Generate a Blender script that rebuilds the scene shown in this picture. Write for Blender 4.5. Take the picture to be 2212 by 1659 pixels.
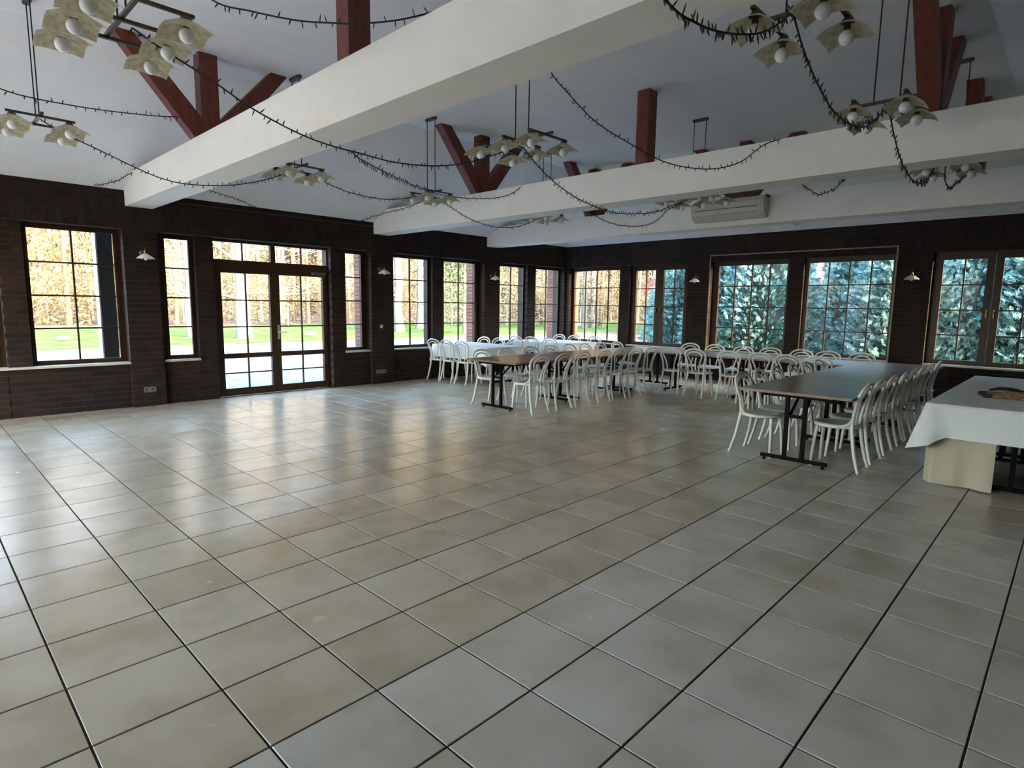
import bpy, math, random
from math import sin, cos, pi, sqrt, tan, radians
from mathutils import Vector, Matrix

for o in list(bpy.data.objects):
    bpy.data.objects.remove(o)
scene = bpy.context.scene
COL = scene.collection

# ------------------------------------------------------------------ camera
F_PX, W_PX = 1276.87, 2212.0
YAW, PITCH, ROLL = 0.7664, -0.1307, 0.0141
CAM = Vector((-1.2559, -1.5099, 1.5848))
cam_d = bpy.data.cameras.new('camera')
cam_d.sensor_fit = 'HORIZONTAL'
cam_d.sensor_width = 36.0
cam_d.lens = 36.0 * F_PX / W_PX
cam_d.clip_start = 0.05
cam_d.clip_end = 400
cam = bpy.data.objects.new('camera', cam_d)
COL.objects.link(cam)
fwd = Vector((cos(YAW) * cos(PITCH), sin(YAW) * cos(PITCH), sin(PITCH)))
rgt = Vector((sin(YAW), -cos(YAW), 0))
upv = rgt.cross(fwd)
r2 = rgt * cos(ROLL) + upv * sin(ROLL)
u2 = upv * cos(ROLL) - rgt * sin(ROLL)
mw = Matrix(((r2.x, u2.x, -fwd.x, CAM.x), (r2.y, u2.y, -fwd.y, CAM.y), (r2.z, u2.z, -fwd.z, CAM.z), (0, 0, 0, 1)))
cam.matrix_world = mw
scene.camera = cam

def project(x, y, z):
    d = Vector((x, y, z)) - CAM
    w = d.dot(fwd)
    if w < 0.05:
        return None
    return (1106 + F_PX * d.dot(r2) / w, 829.5 - F_PX * d.dot(u2) / w, w)

# ------------------------------------------------------------------ light
SKY_STRENGTH, SUN_STRENGTH, EXPOSURE = 0.80, 1.35, 3.02
SUN_EL, SUN_AZ = radians(15), radians(-84)      # direction towards the sun, in x/y
world = bpy.data.worlds.new('sky')
scene.world = world
world.use_nodes = True
wn = world.node_tree
bg = wn.nodes['Background']
sky = wn.nodes.new('ShaderNodeTexSky')
sky.sky_type = 'NISHITA'
sky.sun_disc = False
sky.sun_elevation = SUN_EL
sky.sun_rotation = pi / 2 - SUN_AZ
sky.air_density = 1.0
sky.dust_density = 3.0
sky.ozone_density = 0.5
wn.links.new(sky.outputs[0], bg.inputs[0])
bg.inputs[1].default_value = SKY_STRENGTH
sd = bpy.data.lights.new('sun', 'SUN')
sd.energy = SUN_STRENGTH
sd.color = (1.0, 0.86, 0.66)
sd.angle = radians(0.6)
sun = bpy.data.objects.new('sun', sd)
COL.objects.link(sun)
sdir = Vector((cos(SUN_AZ) * cos(SUN_EL), sin(SUN_AZ) * cos(SUN_EL), sin(SUN_EL)))
sun.rotation_euler = sdir.to_track_quat('Z', 'Y').to_euler()
sun.location = sdir * 60

vs = scene.view_settings
vs.view_transform = 'Standard'
vs.look = 'None'
vs.gamma = 1.0
vs.exposure = EXPOSURE
vs.use_curve_mapping = False
scene.cycles.use_denoising = True
scene.cycles.max_bounces = 6
scene.cycles.diffuse_bounces = 4
scene.cycles.glossy_bounces = 3
scene.cycles.transparent_max_bounces = 8
scene.cycles.use_adaptive_sampling = True
scene.cycles.adaptive_threshold = 0.12
scene.cycles.adaptive_min_samples = 16
scene.cycles.caustics_reflective = False
scene.cycles.caustics_refractive = False
scene.cycles.sample_clamp_indirect = 1.5
scene.cycles.blur_glossy = 0.2

# ------------------------------------------------------------------ helpers
class MB:
    """collects shapes for one mesh"""
    def __init__(s):
        s.v, s.f, s.sm = [], [], []
    def add(s, vs_, fs_, smooth=False):
        n = len(s.v)
        s.v.extend(vs_)
        for f in fs_:
            s.f.append(tuple(i + n for i in f))
            s.sm.append(smooth)
    def box(s, x0, x1, y0, y1, z0, z1):
        v = [(x0, y0, z0), (x1, y0, z0), (x1, y1, z0), (x0, y1, z0), (x0, y0, z1), (x1, y0, z1), (x1, y1, z1), (x0, y1, z1)]
        s.add(v, [(0, 3, 2, 1), (4, 5, 6, 7), (0, 1, 5, 4), (1, 2, 6, 5), (2, 3, 7, 6), (3, 0, 4, 7)])
        return s
    def beam(s, p, q, w, h, side=None):
        """box of section w x h from p to q"""
        p, q = Vector(p), Vector(q)
        d = (q - p).normalized()
        a = Vector(side) if side is not None else (Vector((0, 0, 1)) if abs(d.z) < 0.95 else Vector((1, 0, 0)))
        e1 = d.cross(a).normalized()
        e2 = e1.cross(d).normalized()
        v = []
        for c in (p, q):
            for sx, sy in ((-1, -1), (1, -1), (1, 1), (-1, 1)):
                v.append(tuple(c + e1 * (sx * w / 2) + e2 * (sy * h / 2)))
        s.add(v, [(3, 2, 1, 0), (4, 5, 6, 7), (0, 1, 5, 4), (1, 2, 6, 5), (2, 3, 7, 6), (3, 0, 4, 7)])
        return s
    def tube(s, pts, r, n=8, closed=False, caps=True):
        pts = [Vector(p) for p in pts]
        m = len(pts)
        rr = r if isinstance(r, (list, tuple)) else [r] * m
        rings = []
        ref = None
        for i in range(m):
            if closed:
                d = pts[(i + 1) % m] - pts[i - 1]
            else:
                d = pts[min(i + 1, m - 1)] - pts[max(i - 1, 0)]
            if d.length < 1e-9:
                d = Vector((0, 0, 1))
            d.normalize()
            if ref is None:
                ref = Vector((0, 0, 1)) if abs(d.z) < 0.8 else Vector((1, 0, 0))
            e1 = d.cross(ref)
            if e1.length < 1e-6:
                e1 = d.orthogonal()
            e1.normalize()
            e2 = e1.cross(d)
            ref = e2
            rings.append([tuple(pts[i] + (e1 * cos(2 * pi * k / n) + e2 * sin(2 * pi * k / n)) * rr[i]) for k in range(n)])
        v = [p for ring in rings for p in ring]
        f = []
        for i in range(m if closed else m - 1):
            a, b = i * n, ((i + 1) % m) * n
            for k in range(n):
                k2 = (k + 1) % n
                f.append((a + k, a + k2, b + k2, b + k))
        s.add(v, f, True)
        if caps and not closed:
            s.add(rings[0], [tuple(range(n - 1, -1, -1))])
            s.add(rings[-1], [tuple(range(n))])
        return s
    def lathe(s, prof, cx=0, cy=0, cz=0, n=16, smooth=True):
        v, f = [], []
        for r, z in prof:
            for k in range(n):
                a = 2 * pi * k / n
                v.append((cx + r * cos(a), cy + r * sin(a), cz + z))
        for i in range(len(prof) - 1):
            for k in range(n):
                k2 = (k + 1) % n
                f.append((i * n + k, i * n + k2, (i + 1) * n + k2, (i + 1) * n + k))
        s.add(v, f, smooth)
        return s
    def ball(s, c, r, n=12, m=8):
        prof = [(max(r * sin(pi * i / m), 1e-4), -r * cos(pi * i / m)) for i in range(m + 1)]
        return s.lathe(prof, c[0], c[1], c[2], n)
    def mesh(s, name):
        me = bpy.data.meshes.new(name)
        me.from_pydata(s.v, [], s.f)
        me.polygons.foreach_set('use_smooth', s.sm)
        me.update()
        return me
    def build(s, name, mat, parent=None, loc=None, kind=None, label=None):
        return link(name, s.mesh(name), mat, parent, loc, kind, label)

def link(name, me, mat=None, parent=None, loc=None, kind=None, label=None):
    if mat is not None and len(me.materials) == 0:
        me.materials.append(mat)
    o = bpy.data.objects.new(name, me)
    COL.objects.link(o)
    if parent is not None:
        o.parent = parent
    if loc is not None:
        o.location = loc
    if kind:
        o['kind'] = kind
    if label:
        o['label'] = label
    return o

def tag(o, label, cat, group=None, kind=None):
    o['label'] = label
    o['category'] = cat
    if group:
        o['group'] = group
    if kind:
        o['kind'] = kind
    return o

def empty(name, loc=(0, 0, 0), rz=0.0):
    o = bpy.data.objects.new(name, None)
    COL.objects.link(o)
    o.location = loc
    o.rotation_euler = (0, 0, rz)
    return o

def copy_tree(src, parent=None):
    c = src.copy()
    COL.objects.link(c)
    if parent is not None:
        c.parent = parent
    for ch in KIDS.get(src.name, []):
        copy_tree(ch, c)
    return c

KIDS = {}
def remember(root):
    """notes the children of a finished thing, so copies need no walk over the scene"""
    KIDS[root.name] = list(root.children)
    for ch in root.children:
        remember(ch)

# ------------------------------------------------------------------ materials
def new_mat(name):
    m = bpy.data.materials.new(name)
    m.use_nodes = True
    nt = m.node_tree
    return m, nt, nt.nodes['Principled BSDF']

def N(nt, t, **kw):
    n = nt.nodes.new('ShaderNode' + t)
    for k, v in kw.items():
        setattr(n, k, v)
    return n

def ramp(nt, src, stops):
    r = N(nt, 'ValToRGB')
    el = r.color_ramp.elements
    while len(el) < len(stops):
        el.new(0.5)
    for e, (p, c) in zip(el, stops):
        e.position = p
        e.color = (c[0], c[1], c[2], 1)
    nt.links.new(src, r.inputs[0])
    return r.outputs[0]

def simple(name, col, rough=0.5, metal=0.0, noise=0.0, scale=8.0, bump=0.0, spec=None, coords='Object', stretch=None):
    m, nt, b = new_mat(name)
    b.inputs['Roughness'].default_value = rough
    b.inputs['Metallic'].default_value = metal
    if spec is not None:
        b.inputs['Specular IOR Level'].default_value = spec
    tc = N(nt, 'TexCoord')
    nz = N(nt, 'TexNoise')
    nz.inputs['Scale'].default_value = scale
    nz.inputs['Detail'].default_value = 5
    src = tc.outputs[coords]
    if stretch:
        mp = N(nt, 'Mapping')
        mp.inputs['Scale'].default_value = stretch
        nt.links.new(src, mp.inputs[0])
        src = mp.outputs[0]
    nt.links.new(src, nz.inputs['Vector'])
    lo = [c * (1 - noise) for c in col]
    hi = [min(c * (1 + noise), 1) for c in col]
    nt.links.new(ramp(nt, nz.outputs[0], [(0.3, lo), (0.7, hi)]), b.inputs['Base Color'])
    if bump:
        bp = N(nt, 'Bump')
        bp.inputs['Strength'].default_value = bump
        bp.inputs['Distance'].default_value = 0.01
        nt.links.new(nz.outputs[0], bp.inputs['Height'])
        nt.links.new(bp.outputs[0], b.inputs['Normal'])
    return m

def piece_random(nt):
    """a random number that differs between objects and between loose pieces of one mesh"""
    oi = N(nt, 'ObjectInfo')
    ge = N(nt, 'NewGeometry')
    ad = N(nt, 'Math', operation='ADD')
    nt.links.new(oi.outputs['Random'], ad.inputs[0])
    nt.links.new(ge.outputs['Random Per Island'], ad.inputs[1])
    fr = N(nt, 'Math', operation='FRACT')
    nt.links.new(ad.outputs[0], fr.inputs[0])
    return fr.outputs[0]

def pieces_mat(name, stops, rough=0.8, bump=0.4, scale=40.0, mottling=0.25, spec=0.3):
    m, nt, b = new_mat(name)
    b.inputs['Roughness'].default_value = rough
    b.inputs['Specular IOR Level'].default_value = spec
    c = ramp(nt, piece_random(nt), stops)
    ge = N(nt, 'NewGeometry')
    nz = N(nt, 'TexNoise')
    nz.inputs['Scale'].default_value = scale
    nz.inputs['Detail'].default_value = 4
    nt.links.new(ge.outputs['Position'], nz.inputs['Vector'])
    mx = N(nt, 'MixRGB', blend_type='MULTIPLY')
    mx.inputs[0].default_value = mottling
    nt.links.new(c, mx.inputs[1])
    nt.links.new(nz.outputs[0], mx.inputs[2])
    nt.links.new(mx.outputs[0], b.inputs['Base Color'])
    bp = N(nt, 'Bump')
    bp.inputs['Strength'].default_value = bump
    bp.inputs['Distance'].default_value = 0.004
    nt.links.new(nz.outputs[0], bp.inputs['Height'])
    nt.links.new(bp.outputs[0], b.inputs['Normal'])
    return m

M = {}
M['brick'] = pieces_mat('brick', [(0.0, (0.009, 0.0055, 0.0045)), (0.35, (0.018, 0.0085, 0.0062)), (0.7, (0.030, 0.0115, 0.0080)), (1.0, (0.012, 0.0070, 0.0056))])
M['mortar'] = simple('mortar', (0.044, 0.036, 0.032), 0.95, noise=0.25, scale=30, bump=0.3)
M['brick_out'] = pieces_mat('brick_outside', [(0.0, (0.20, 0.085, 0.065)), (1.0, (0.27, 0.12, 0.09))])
M['wood_frame'] = simple('window_wood', (0.032, 0.0135, 0.0055), 0.42, noise=0.35, scale=6, spec=0.3, stretch=(6, 6, 0.6))
M['sill'] = simple('sill_stone', (0.50, 0.46, 0.41), 0.45, noise=0.12, scale=12)
M['plaster'] = simple('ceiling_plaster', (0.82, 0.835, 0.88), 0.9, noise=0.03, scale=3, bump=0.05)
M['beam_plaster'] = simple('beam_plaster', (0.88, 0.86, 0.80), 0.85, noise=0.03, scale=3, bump=0.05)
M['stain'] = simple('red_stained_timber', (0.150, 0.032, 0.016), 0.42, noise=0.35, scale=5, stretch=(5, 5, 1))
M['table_top'] = simple('brown_laminate', (0.17, 0.10, 0.060), 0.30, noise=0.35, scale=3, stretch=(1, 9, 1), spec=0.5)
M['edge'] = simple('table_edge', (0.20, 0.105, 0.055), 0.45, noise=0.2, scale=8)
M['black_steel'] = simple('black_steel', (0.003, 0.003, 0.0034), 0.55, noise=0.2, spec=0.05)
M['resin'] = simple('white_resin', (0.70, 0.69, 0.65), 0.38, noise=0.03, scale=4)
M['cloth'] = simple('white_tablecloth', (0.74, 0.74, 0.76), 0.85, noise=0.04, scale=300, bump=0.15)
M['skirt'] = simple('cream_cloth', (0.50, 0.42, 0.33), 0.88, noise=0.06, scale=200, bump=0.15)
M['shade'] = None
M['globe'] = simple('opal_globe', (0.85, 0.85, 0.86), 0.25, noise=0.01)
M['bronze'] = simple('bronze_metal', (0.095, 0.070, 0.045), 0.42, metal=0.7, noise=0.2)
M['rod'] = simple('dark_rod', (0.020, 0.019, 0.019), 0.5, metal=0.3, noise=0.1)
M['wire'] = simple('dark_wire', (0.012, 0.014, 0.016), 0.6, noise=0.1)
M['plastic'] = simple('cream_plastic', (0.60, 0.57, 0.47), 0.4, noise=0.04)
M['plate'] = simple('dull_plate', (0.16, 0.145, 0.115), 0.5, noise=0.1)
M['plastic_grey'] = simple('grey_plastic', (0.09, 0.09, 0.085), 0.5, noise=0.1)
M['brass'] = simple('aged_brass', (0.16, 0.115, 0.055), 0.35, metal=0.9, noise=0.15)
M['steel'] = simple('brushed_steel', (0.55, 0.54, 0.52), 0.3, metal=0.9, noise=0.1)
M['trimwood'] = simple('pale_trim', (0.30, 0.24, 0.165), 0.6, noise=0.3, scale=15)
M['log'] = simple('split_log', (0.22, 0.125, 0.062), 0.55, noise=0.6, scale=9, bump=0.8, stretch=(1.2, 6, 6))
M['bark_dark'] = simple('log_bark', (0.030, 0.014, 0.010), 0.8, noise=0.5, scale=20, bump=0.8)
M['grout'] = simple('dark_grout', (0.016, 0.0145, 0.013), 0.9, noise=0.2, scale=20)
M['gravel'] = simple('grey_gravel', (0.24, 0.235, 0.23), 0.95, noise=0.2, scale=4, spec=0.0)
M['paving'] = simple('pale_paving', (0.20, 0.235, 0.275), 0.8, noise=0.15, scale=0.8, spec=0.0)
M['rest'] = simple('rear_brick', (0.060, 0.040, 0.032), 0.85, noise=0.04, scale=2)

m, nt, b = new_mat('lamp_shade')           # thin speckled cream sheet that lets some light through
b.inputs['Roughness'].default_value = 0.55
tc = N(nt, 'TexCoord'); nz = N(nt, 'TexNoise'); nz.inputs['Scale'].default_value = 26; nz.inputs['Detail'].default_value = 6
nt.links.new(tc.outputs['Object'], nz.inputs['Vector'])
cc = ramp(nt, nz.outputs[0], [(0.35, (0.42, 0.37, 0.23)), (0.6, (0.62, 0.57, 0.40))])
nt.links.new(cc, b.inputs['Base Color'])
tr = N(nt, 'BsdfTranslucent'); nt.links.new(cc, tr.inputs[0])
mx = N(nt, 'MixShader'); mx.inputs[0].default_value = 0.45
nt.links.new(b.outputs[0], mx.inputs[1]); nt.links.new(tr.outputs[0], mx.inputs[2])
nt.links.new(mx.outputs[0], nt.nodes['Material Output'].inputs[0])
M['shade'] = m

m, nt, b = new_mat('window_glass')
nt.nodes.remove(b)
trn = N(nt, 'BsdfTransparent'); trn.inputs[0].default_value = (0.97, 0.985, 0.98, 1)
gl = N(nt, 'BsdfGlossy'); gl.inputs['Roughness'].default_value = 0.02
lw = N(nt, 'LayerWeight'); lw.inputs[0].default_value = 0.5
pw = N(nt, 'Math', operation='POWER'); pw.inputs[1].default_value = 4.0; nt.links.new(lw.outputs['Facing'], pw.inputs[0])
fr = N(nt, 'Math', operation='MULTIPLY_ADD'); fr.inputs[1].default_value = 0.35; fr.inputs[2].default_value = 0.006; nt.links.new(pw.outputs[0], fr.inputs[0])
mx = N(nt, 'MixShader')
nt.links.new(fr.outputs[0], mx.inputs[0]); nt.links.new(trn.outputs[0], mx.inputs[1]); nt.links.new(gl.outputs[0], mx.inputs[2])
nt.links.new(mx.outputs[0], nt.nodes['Material Output'].inputs[0])
M['glass'] = m

TILE = 0.45
m, nt, b = new_mat('floor_tile')
ge = N(nt, 'NewGeometry')
sn = N(nt, 'VectorMath', operation='SNAP'); sn.inputs[1].default_value = (TILE, TILE, 50.0)
lift = N(nt, 'VectorMath', operation='ADD'); lift.inputs[1].default_value = (0.0, 0.0, 20.0)
nt.links.new(ge.outputs['Position'], lift.inputs[0]); nt.links.new(lift.outputs[0], sn.inputs[0])
wn_ = N(nt, 'TexWhiteNoise'); nt.links.new(sn.outputs[0], wn_.inputs['Vector'])
ofs = N(nt, 'VectorMath', operation='MULTIPLY_ADD'); ofs.inputs[1].default_value = (7, 7, 7)
nt.links.new(wn_.outputs['Color'], ofs.inputs[0]); nt.links.new(ge.outputs['Position'], ofs.inputs[2])
n1 = N(nt, 'TexNoise'); n1.inputs['Scale'].default_value = 2.6; n1.inputs['Detail'].default_value = 6; n1.inputs['Roughness'].default_value = 0.5
n1.inputs['Distortion'].default_value = 0.0
nt.links.new(ofs.outputs[0], n1.inputs['Vector'])
c1 = ramp(nt, n1.outputs[0], [(0.32, (0.45, 0.355, 0.248)), (0.52, (0.53, 0.435, 0.325)), (0.75, (0.58, 0.495, 0.390))])
c2 = ramp(nt, wn_.outputs['Value'], [(0.0, (0.86, 0.84, 0.80)), (0.5, (1.0, 0.97, 0.93)), (1.0, (1.0, 1.0, 1.0))])
mxa = N(nt, 'MixRGB', blend_type='MULTIPLY'); mxa.inputs[0].default_value = 1.0
nt.links.new(c1, mxa.inputs[1]); nt.links.new(c2, mxa.inputs[2])
# the rows laid from another batch are greyer
sp = N(nt, 'SeparateXYZ'); nt.links.new(ge.outputs['Position'], sp.inputs[0])
lt = N(nt, 'Math', operation='LESS_THAN'); lt.inputs[1].default_value = TILE; nt.links.new(sp.outputs['Y'], lt.inputs[0])
mxb = N(nt, 'MixRGB', blend_type='MULTIPLY'); nt.links.new(lt.outputs[0], mxb.inputs[0])
nt.links.new(mxa.outputs[0], mxb.inputs[1]); mxb.inputs[2].default_value = (1.10, 1.20, 1.36, 1)
nt.links.new(mxb.outputs[0], b.inputs['Base Color'])
n2 = N(nt, 'TexNoise'); n2.inputs['Scale'].default_value = 5; n2.inputs['Detail'].default_value = 3
nt.links.new(ofs.outputs[0], n2.inputs['Vector'])
mr = N(nt, 'MapRange'); mr.inputs['To Min'].default_value = 0.20; mr.inputs['To Max'].default_value = 0.30
nt.links.new(n2.outputs[0], mr.inputs[0]); nt.links.new(mr.outputs[0], b.inputs['Roughness'])
n3 = N(nt, 'TexNoise'); n3.inputs['Scale'].default_value = 14; n3.inputs['Detail'].default_value = 3
nt.links.new(ge.outputs['Position'], n3.inputs['Vector'])
bp = N(nt, 'Bump'); bp.inputs['Strength'].default_value = 0.06; bp.inputs['Distance'].default_value = 0.01
nt.links.new(n3.outputs[0], bp.inputs['Height']); nt.links.new(bp.outputs[0], b.inputs['Normal'])
b.inputs['Specular IOR Level'].default_value = 0.42
M['tile'] = m

# outdoor materials
M['lawn'] = simple('lawn', (0.060, 0.098, 0.034), 0.9, noise=0.45, scale=1.2, bump=0.5, spec=0.0)
M['litter'] = simple('leaf_litter', (0.10, 0.080, 0.066), 0.95, noise=0.5, scale=3.0, bump=0.8, spec=0.0)
M['pale_bark'] = simple('pale_bark', (0.080, 0.083, 0.080), 0.9, noise=0.35, scale=5, bump=0.6, stretch=(3, 3, 0.5))
M['pine_bark'] = simple('pine_bark', (0.062, 0.045, 0.033), 0.9, noise=0.45, scale=5, bump=0.6, stretch=(3, 3, 0.5))
M['twig'] = simple('twigs', (0.125, 0.108, 0.080), 0.9, noise=0.3)
M['dry_leaf'] = pieces_mat('dry_leaves', [(0.0, (0.175, 0.120, 0.050)), (0.5, (0.21, 0.16, 0.075)), (1.0, (0.135, 0.085, 0.042))], 0.8, 0.0)
M['green_leaf'] = pieces_mat('green_leaves', [(0.0, (0.035, 0.070, 0.028)), (1.0, (0.065, 0.105, 0.045))], 0.7, 0.0)
M['conifer'] = pieces_mat('conifer_sprays', [(0.0, (0.06, 0.145, 0.14)), (0.5, (0.15, 0.30, 0.29)), (1.0, (0.33, 0.52, 0.53))], 0.6, 0.0)
M['conifer_core'] = simple('conifer_shadow_core', (0.008, 0.018, 0.015), 0.95, noise=0.4)  # shade in the gaps between sprays is put into this dark colour
M['white_post'] = simple('white_paint', (0.42, 0.42, 0.42), 0.6, noise=0.05)
M['grey_post'] = simple('dark_grey_metal', (0.022, 0.022, 0.026), 0.55, noise=0.15)
M['roof_red'] = simple('red_roof', (0.24, 0.035, 0.03), 0.7, noise=0.2, scale=6)
M['render_white'] = simple('white_render', (0.40, 0.38, 0.37), 0.9, noise=0.04)
M['stone'] = simple('pale_stone', (0.36, 0.35, 0.34), 0.9, noise=0.15, scale=6, bump=0.5)
M['hill'] = simple('far_wood', (0.030, 0.024, 0.020), 1.0, noise=0.5, scale=0.6)

rng = random.Random(7)

# ------------------------------------------------------------------ room shell
XL, XR = -5.0, 11.30          # rear wall, right wall (pier face)
YN, YL = -3.20, 8.62          # near wall, left wall (pier face)
WALL_TOP = 3.16
CEIL = 4.27
KINK = 0.33                   # flat ceiling reaches this far past the outer posts
POST_Y = (5.75, 2.72, -0.30)

# floor: grout bed and tiles
fl = MB().box(XL - 0.3, XR + 0.3, YN - 0.3, YL + 0.5, -0.12, -0.004).build('floor', M['grout'])
tag(fl, 'beige square tiled floor of the whole hall with dark grout lines', 'floor', kind='structure')

def tile_mesh(mb, x0, x1, y0, y1):
    g, bv = 0.0040, 0.0022
    x0 += g; x1 -= g; y0 += g; y1 -= g
    v = [(x0, y0, -0.006), (x1, y0, -0.006), (x1, y1, -0.006), (x0, y1, -0.006),
         (x0, y0, -bv), (x1, y0, -bv), (x1, y1, -bv), (x0, y1, -bv),
         (x0 + bv, y0 + bv, 0), (x1 - bv, y0 + bv, 0), (x1 - bv, y1 - bv, 0), (x0 + bv, y1 - bv, 0)]
    f = [(0, 1, 5, 4), (1, 2, 6, 5), (2, 3, 7, 6), (3, 0, 4, 7), (4, 5, 9, 8), (5, 6, 10, 9), (6, 7, 11, 10), (7, 4, 8, 11), (8, 9, 10, 11)]
    mb.add(v, f)
cells = []
for i in range(math.floor(XL / TILE), math.ceil((XR + 0.1) / TILE)):
    for j in range(math.floor(YN / TILE), math.ceil((YL + 0.1) / TILE)):
        x0, x1 = max(i * TILE, XL), min((i + 1) * TILE, XR + 0.1)
        y0, y1 = max(j * TILE, YN), min((j + 1) * TILE, YL + 0.1)
        if x1 - x0 < 0.02 or y1 - y0 < 0.02:
            continue
        full = x1 - x0 > TILE - 1e-6 and y1 - y0 > TILE - 1e-6
        p = project((x0 + x1) / 2, (y0 + y1) / 2, 0)
        seen = p is not None and -200 < p[0] < 2412 and p[1] < 1850
        cells.append((0 if (seen and full) else 1, p[2] if p else 99, x0, x1, y0, y1))
cells.sort()
unit = MB(); tile_mesh(unit, 0, TILE, 0, TILE); unit_me = unit.mesh('floor_tile')
rest = MB()
for k, (a, d, x0, x1, y0, y1) in enumerate(cells):
    if k < 300 and a == 0:
        link('floor_tile', unit_me, M['tile'], fl, (x0, y0, 0))
    else:
        tile_mesh(rest, x0, x1, y0, y1)
rest.build('floor_tiles_beyond', M['tile'], fl, kind='stuff')

# ceiling: flat middle, slopes towards the outer walls
kl, kr, kx = POST_Y[0] + KINK, POST_Y[2] - KINK, 8.55 + KINK
zt = WALL_TOP
kxl = XL + (XR - kx)
A = [(XL, YN, zt), (XR, YN, zt), (XR, YL, zt), (XL, YL, zt), (kxl, kr, CEIL), (kx, kr, CEIL), (kx, kl, CEIL), (kxl, kl, CEIL)]
cb = MB()
cb.add(A, [(4, 7, 6, 5), (3, 2, 6, 7), (1, 0, 4, 5), (2, 1, 5, 6), (0, 3, 7, 4)])
B = [(x * 1.0, y, z + 0.25) for x, y, z in A]
B[0] = (XL - 0.5, YN - 0.5, zt + 0.02); B[1] = (XR + 0.55, YN - 0.5, zt + 0.02); B[2] = (XR + 0.55, YL + 0.55, zt + 0.02); B[3] = (XL - 0.5, YL + 0.55, zt + 0.02)
cb.add(B, [(4, 5, 6, 7), (3, 7, 6, 2), (1, 5, 4, 0), (2, 6, 5, 1), (0, 4, 7, 3)])
ce = cb.build('ceiling', M['plaster'])
tag(ce, 'white plaster ceiling, flat in the middle and sloping to the walls', 'ceiling', kind='structure')

# -------- brick walls. A run of bricks is a rectangle (u0,u1,z0,z1) on a face plane, u along the wall.
JT = 0.009
class Brickwork:
    def __init__(s, root, axis, out):
        s.root, s.axis, s.out = root, axis, out      # axis: 'x' wall runs along x (face = y), 'y' wall runs along y (face = x)
        s.bricks, s.back = [], MB()
    def put(s, mb, u0, u1, z0, z1, f0, f1):
        if s.axis == 'x':
            mb.box(u0, u1, min(f0, f1), max(f0, f1), z0, z1)
        else:
            mb.box(min(f0, f1), max(f0, f1), u0, u1, z0, z1)
    def panel(s, u0, u1, z0, z1, face, back, bond='run', course=0.083, length=0.27, seed=0.0, depth=None):
        """bricks at face, the mortar body 6 mm behind them and inside their ends, up to back"""
        e = 0.006
        sg = 1 if back > face else -1
        s.put(s.back, u0 + e, u1 - e, z0, z1, face + sg * e, back)
        bd = face + sg * (depth if depth else abs(back - face))
        if bond == 'run':
            n = max(1, round((z1 - z0) / course))
            h = (z1 - z0) / n
            for r in range(n):
                u = u0 - (length / 2 if r % 2 else 0) - seed % length
                while u < u1:
                    a, b = max(u, u0), min(u + length, u1)
                    if b - a > 0.025:
                        aa = a if a == u0 else a + JT / 2
                        bb = b if b == u1 else b - JT / 2
                        s.bricks.append((aa, bb, z0 + r * h + JT / 2, z0 + (r + 1) * h - JT / 2, face, bd))
                    u += length
        else:                                         # soldiers: bricks on end, two rows half overlapped
            w = 0.081
            rows = max(1, round((z1 - z0) / 0.225))
            hh = (z1 - z0) / rows
            u, k = u0, 0
            while u < u1 - 0.01:
                a, b = u, min(u + w, u1)
                sh = 0.5 * hh if k % 2 else 0
                z = z0 - sh
                while z < z1 - 0.01:
                    c, d = max(z, z0), min(z + hh, z1)
                    if d - c > 0.02:
                        s.bricks.append((a + JT / 2, b - JT / 2, c + JT / 2, d - JT / 2, face, bd))
                    z += hh
                u += w
                k += 1
    def finish(s, mat_brick, mat_back, limit=300):
        s.back.build('mortar_body', mat_back, s.root)
        scored = []
        for q in s.bricks:
            u0, u1, z0, z1, f, bd = q
            c = ((u0 + u1) / 2, f, (z0 + z1) / 2) if s.axis == 'x' else (f, (u0 + u1) / 2, (z0 + z1) / 2)
            p = project(*c)
            inside = p is not None and -10 < p[0] < 2222 and 0 < p[1] < 1659
            scored.append((-( (u1 - u0) * (z1 - z0) / p[2] ** 2) if inside else 0.0, q))
        scored.sort(key=lambda t: t[0])
        cache, rest = {}, MB()
        for k, (sc, q) in enumerate(scored):
            u0, u1, z0, z1, f, bd = q
            jit = rng.uniform(-0.0015, 0.0015)
            if k < limit and sc < 0:
                key = (round(u1 - u0, 4), round(z1 - z0, 4), round(bd - f, 4))
                if key not in cache:
                    mb = MB(); s.put(mb, 0, key[0], 0, key[1], 0, key[2]); cache[key] = mb.mesh('brick')
                loc = (u0, f + jit, z0) if s.axis == 'x' else (f + jit, u0, z0)
                link('brick', cache[key], mat_brick, s.root, loc)
            else:
                s.put(rest, u0, u1, z0, z1, f + jit, bd)
        rest.build('bricks_beyond', mat_brick, s.root, kind='stuff')

SILL_Z, HEAD_Z = 0.655, 2.615
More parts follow.
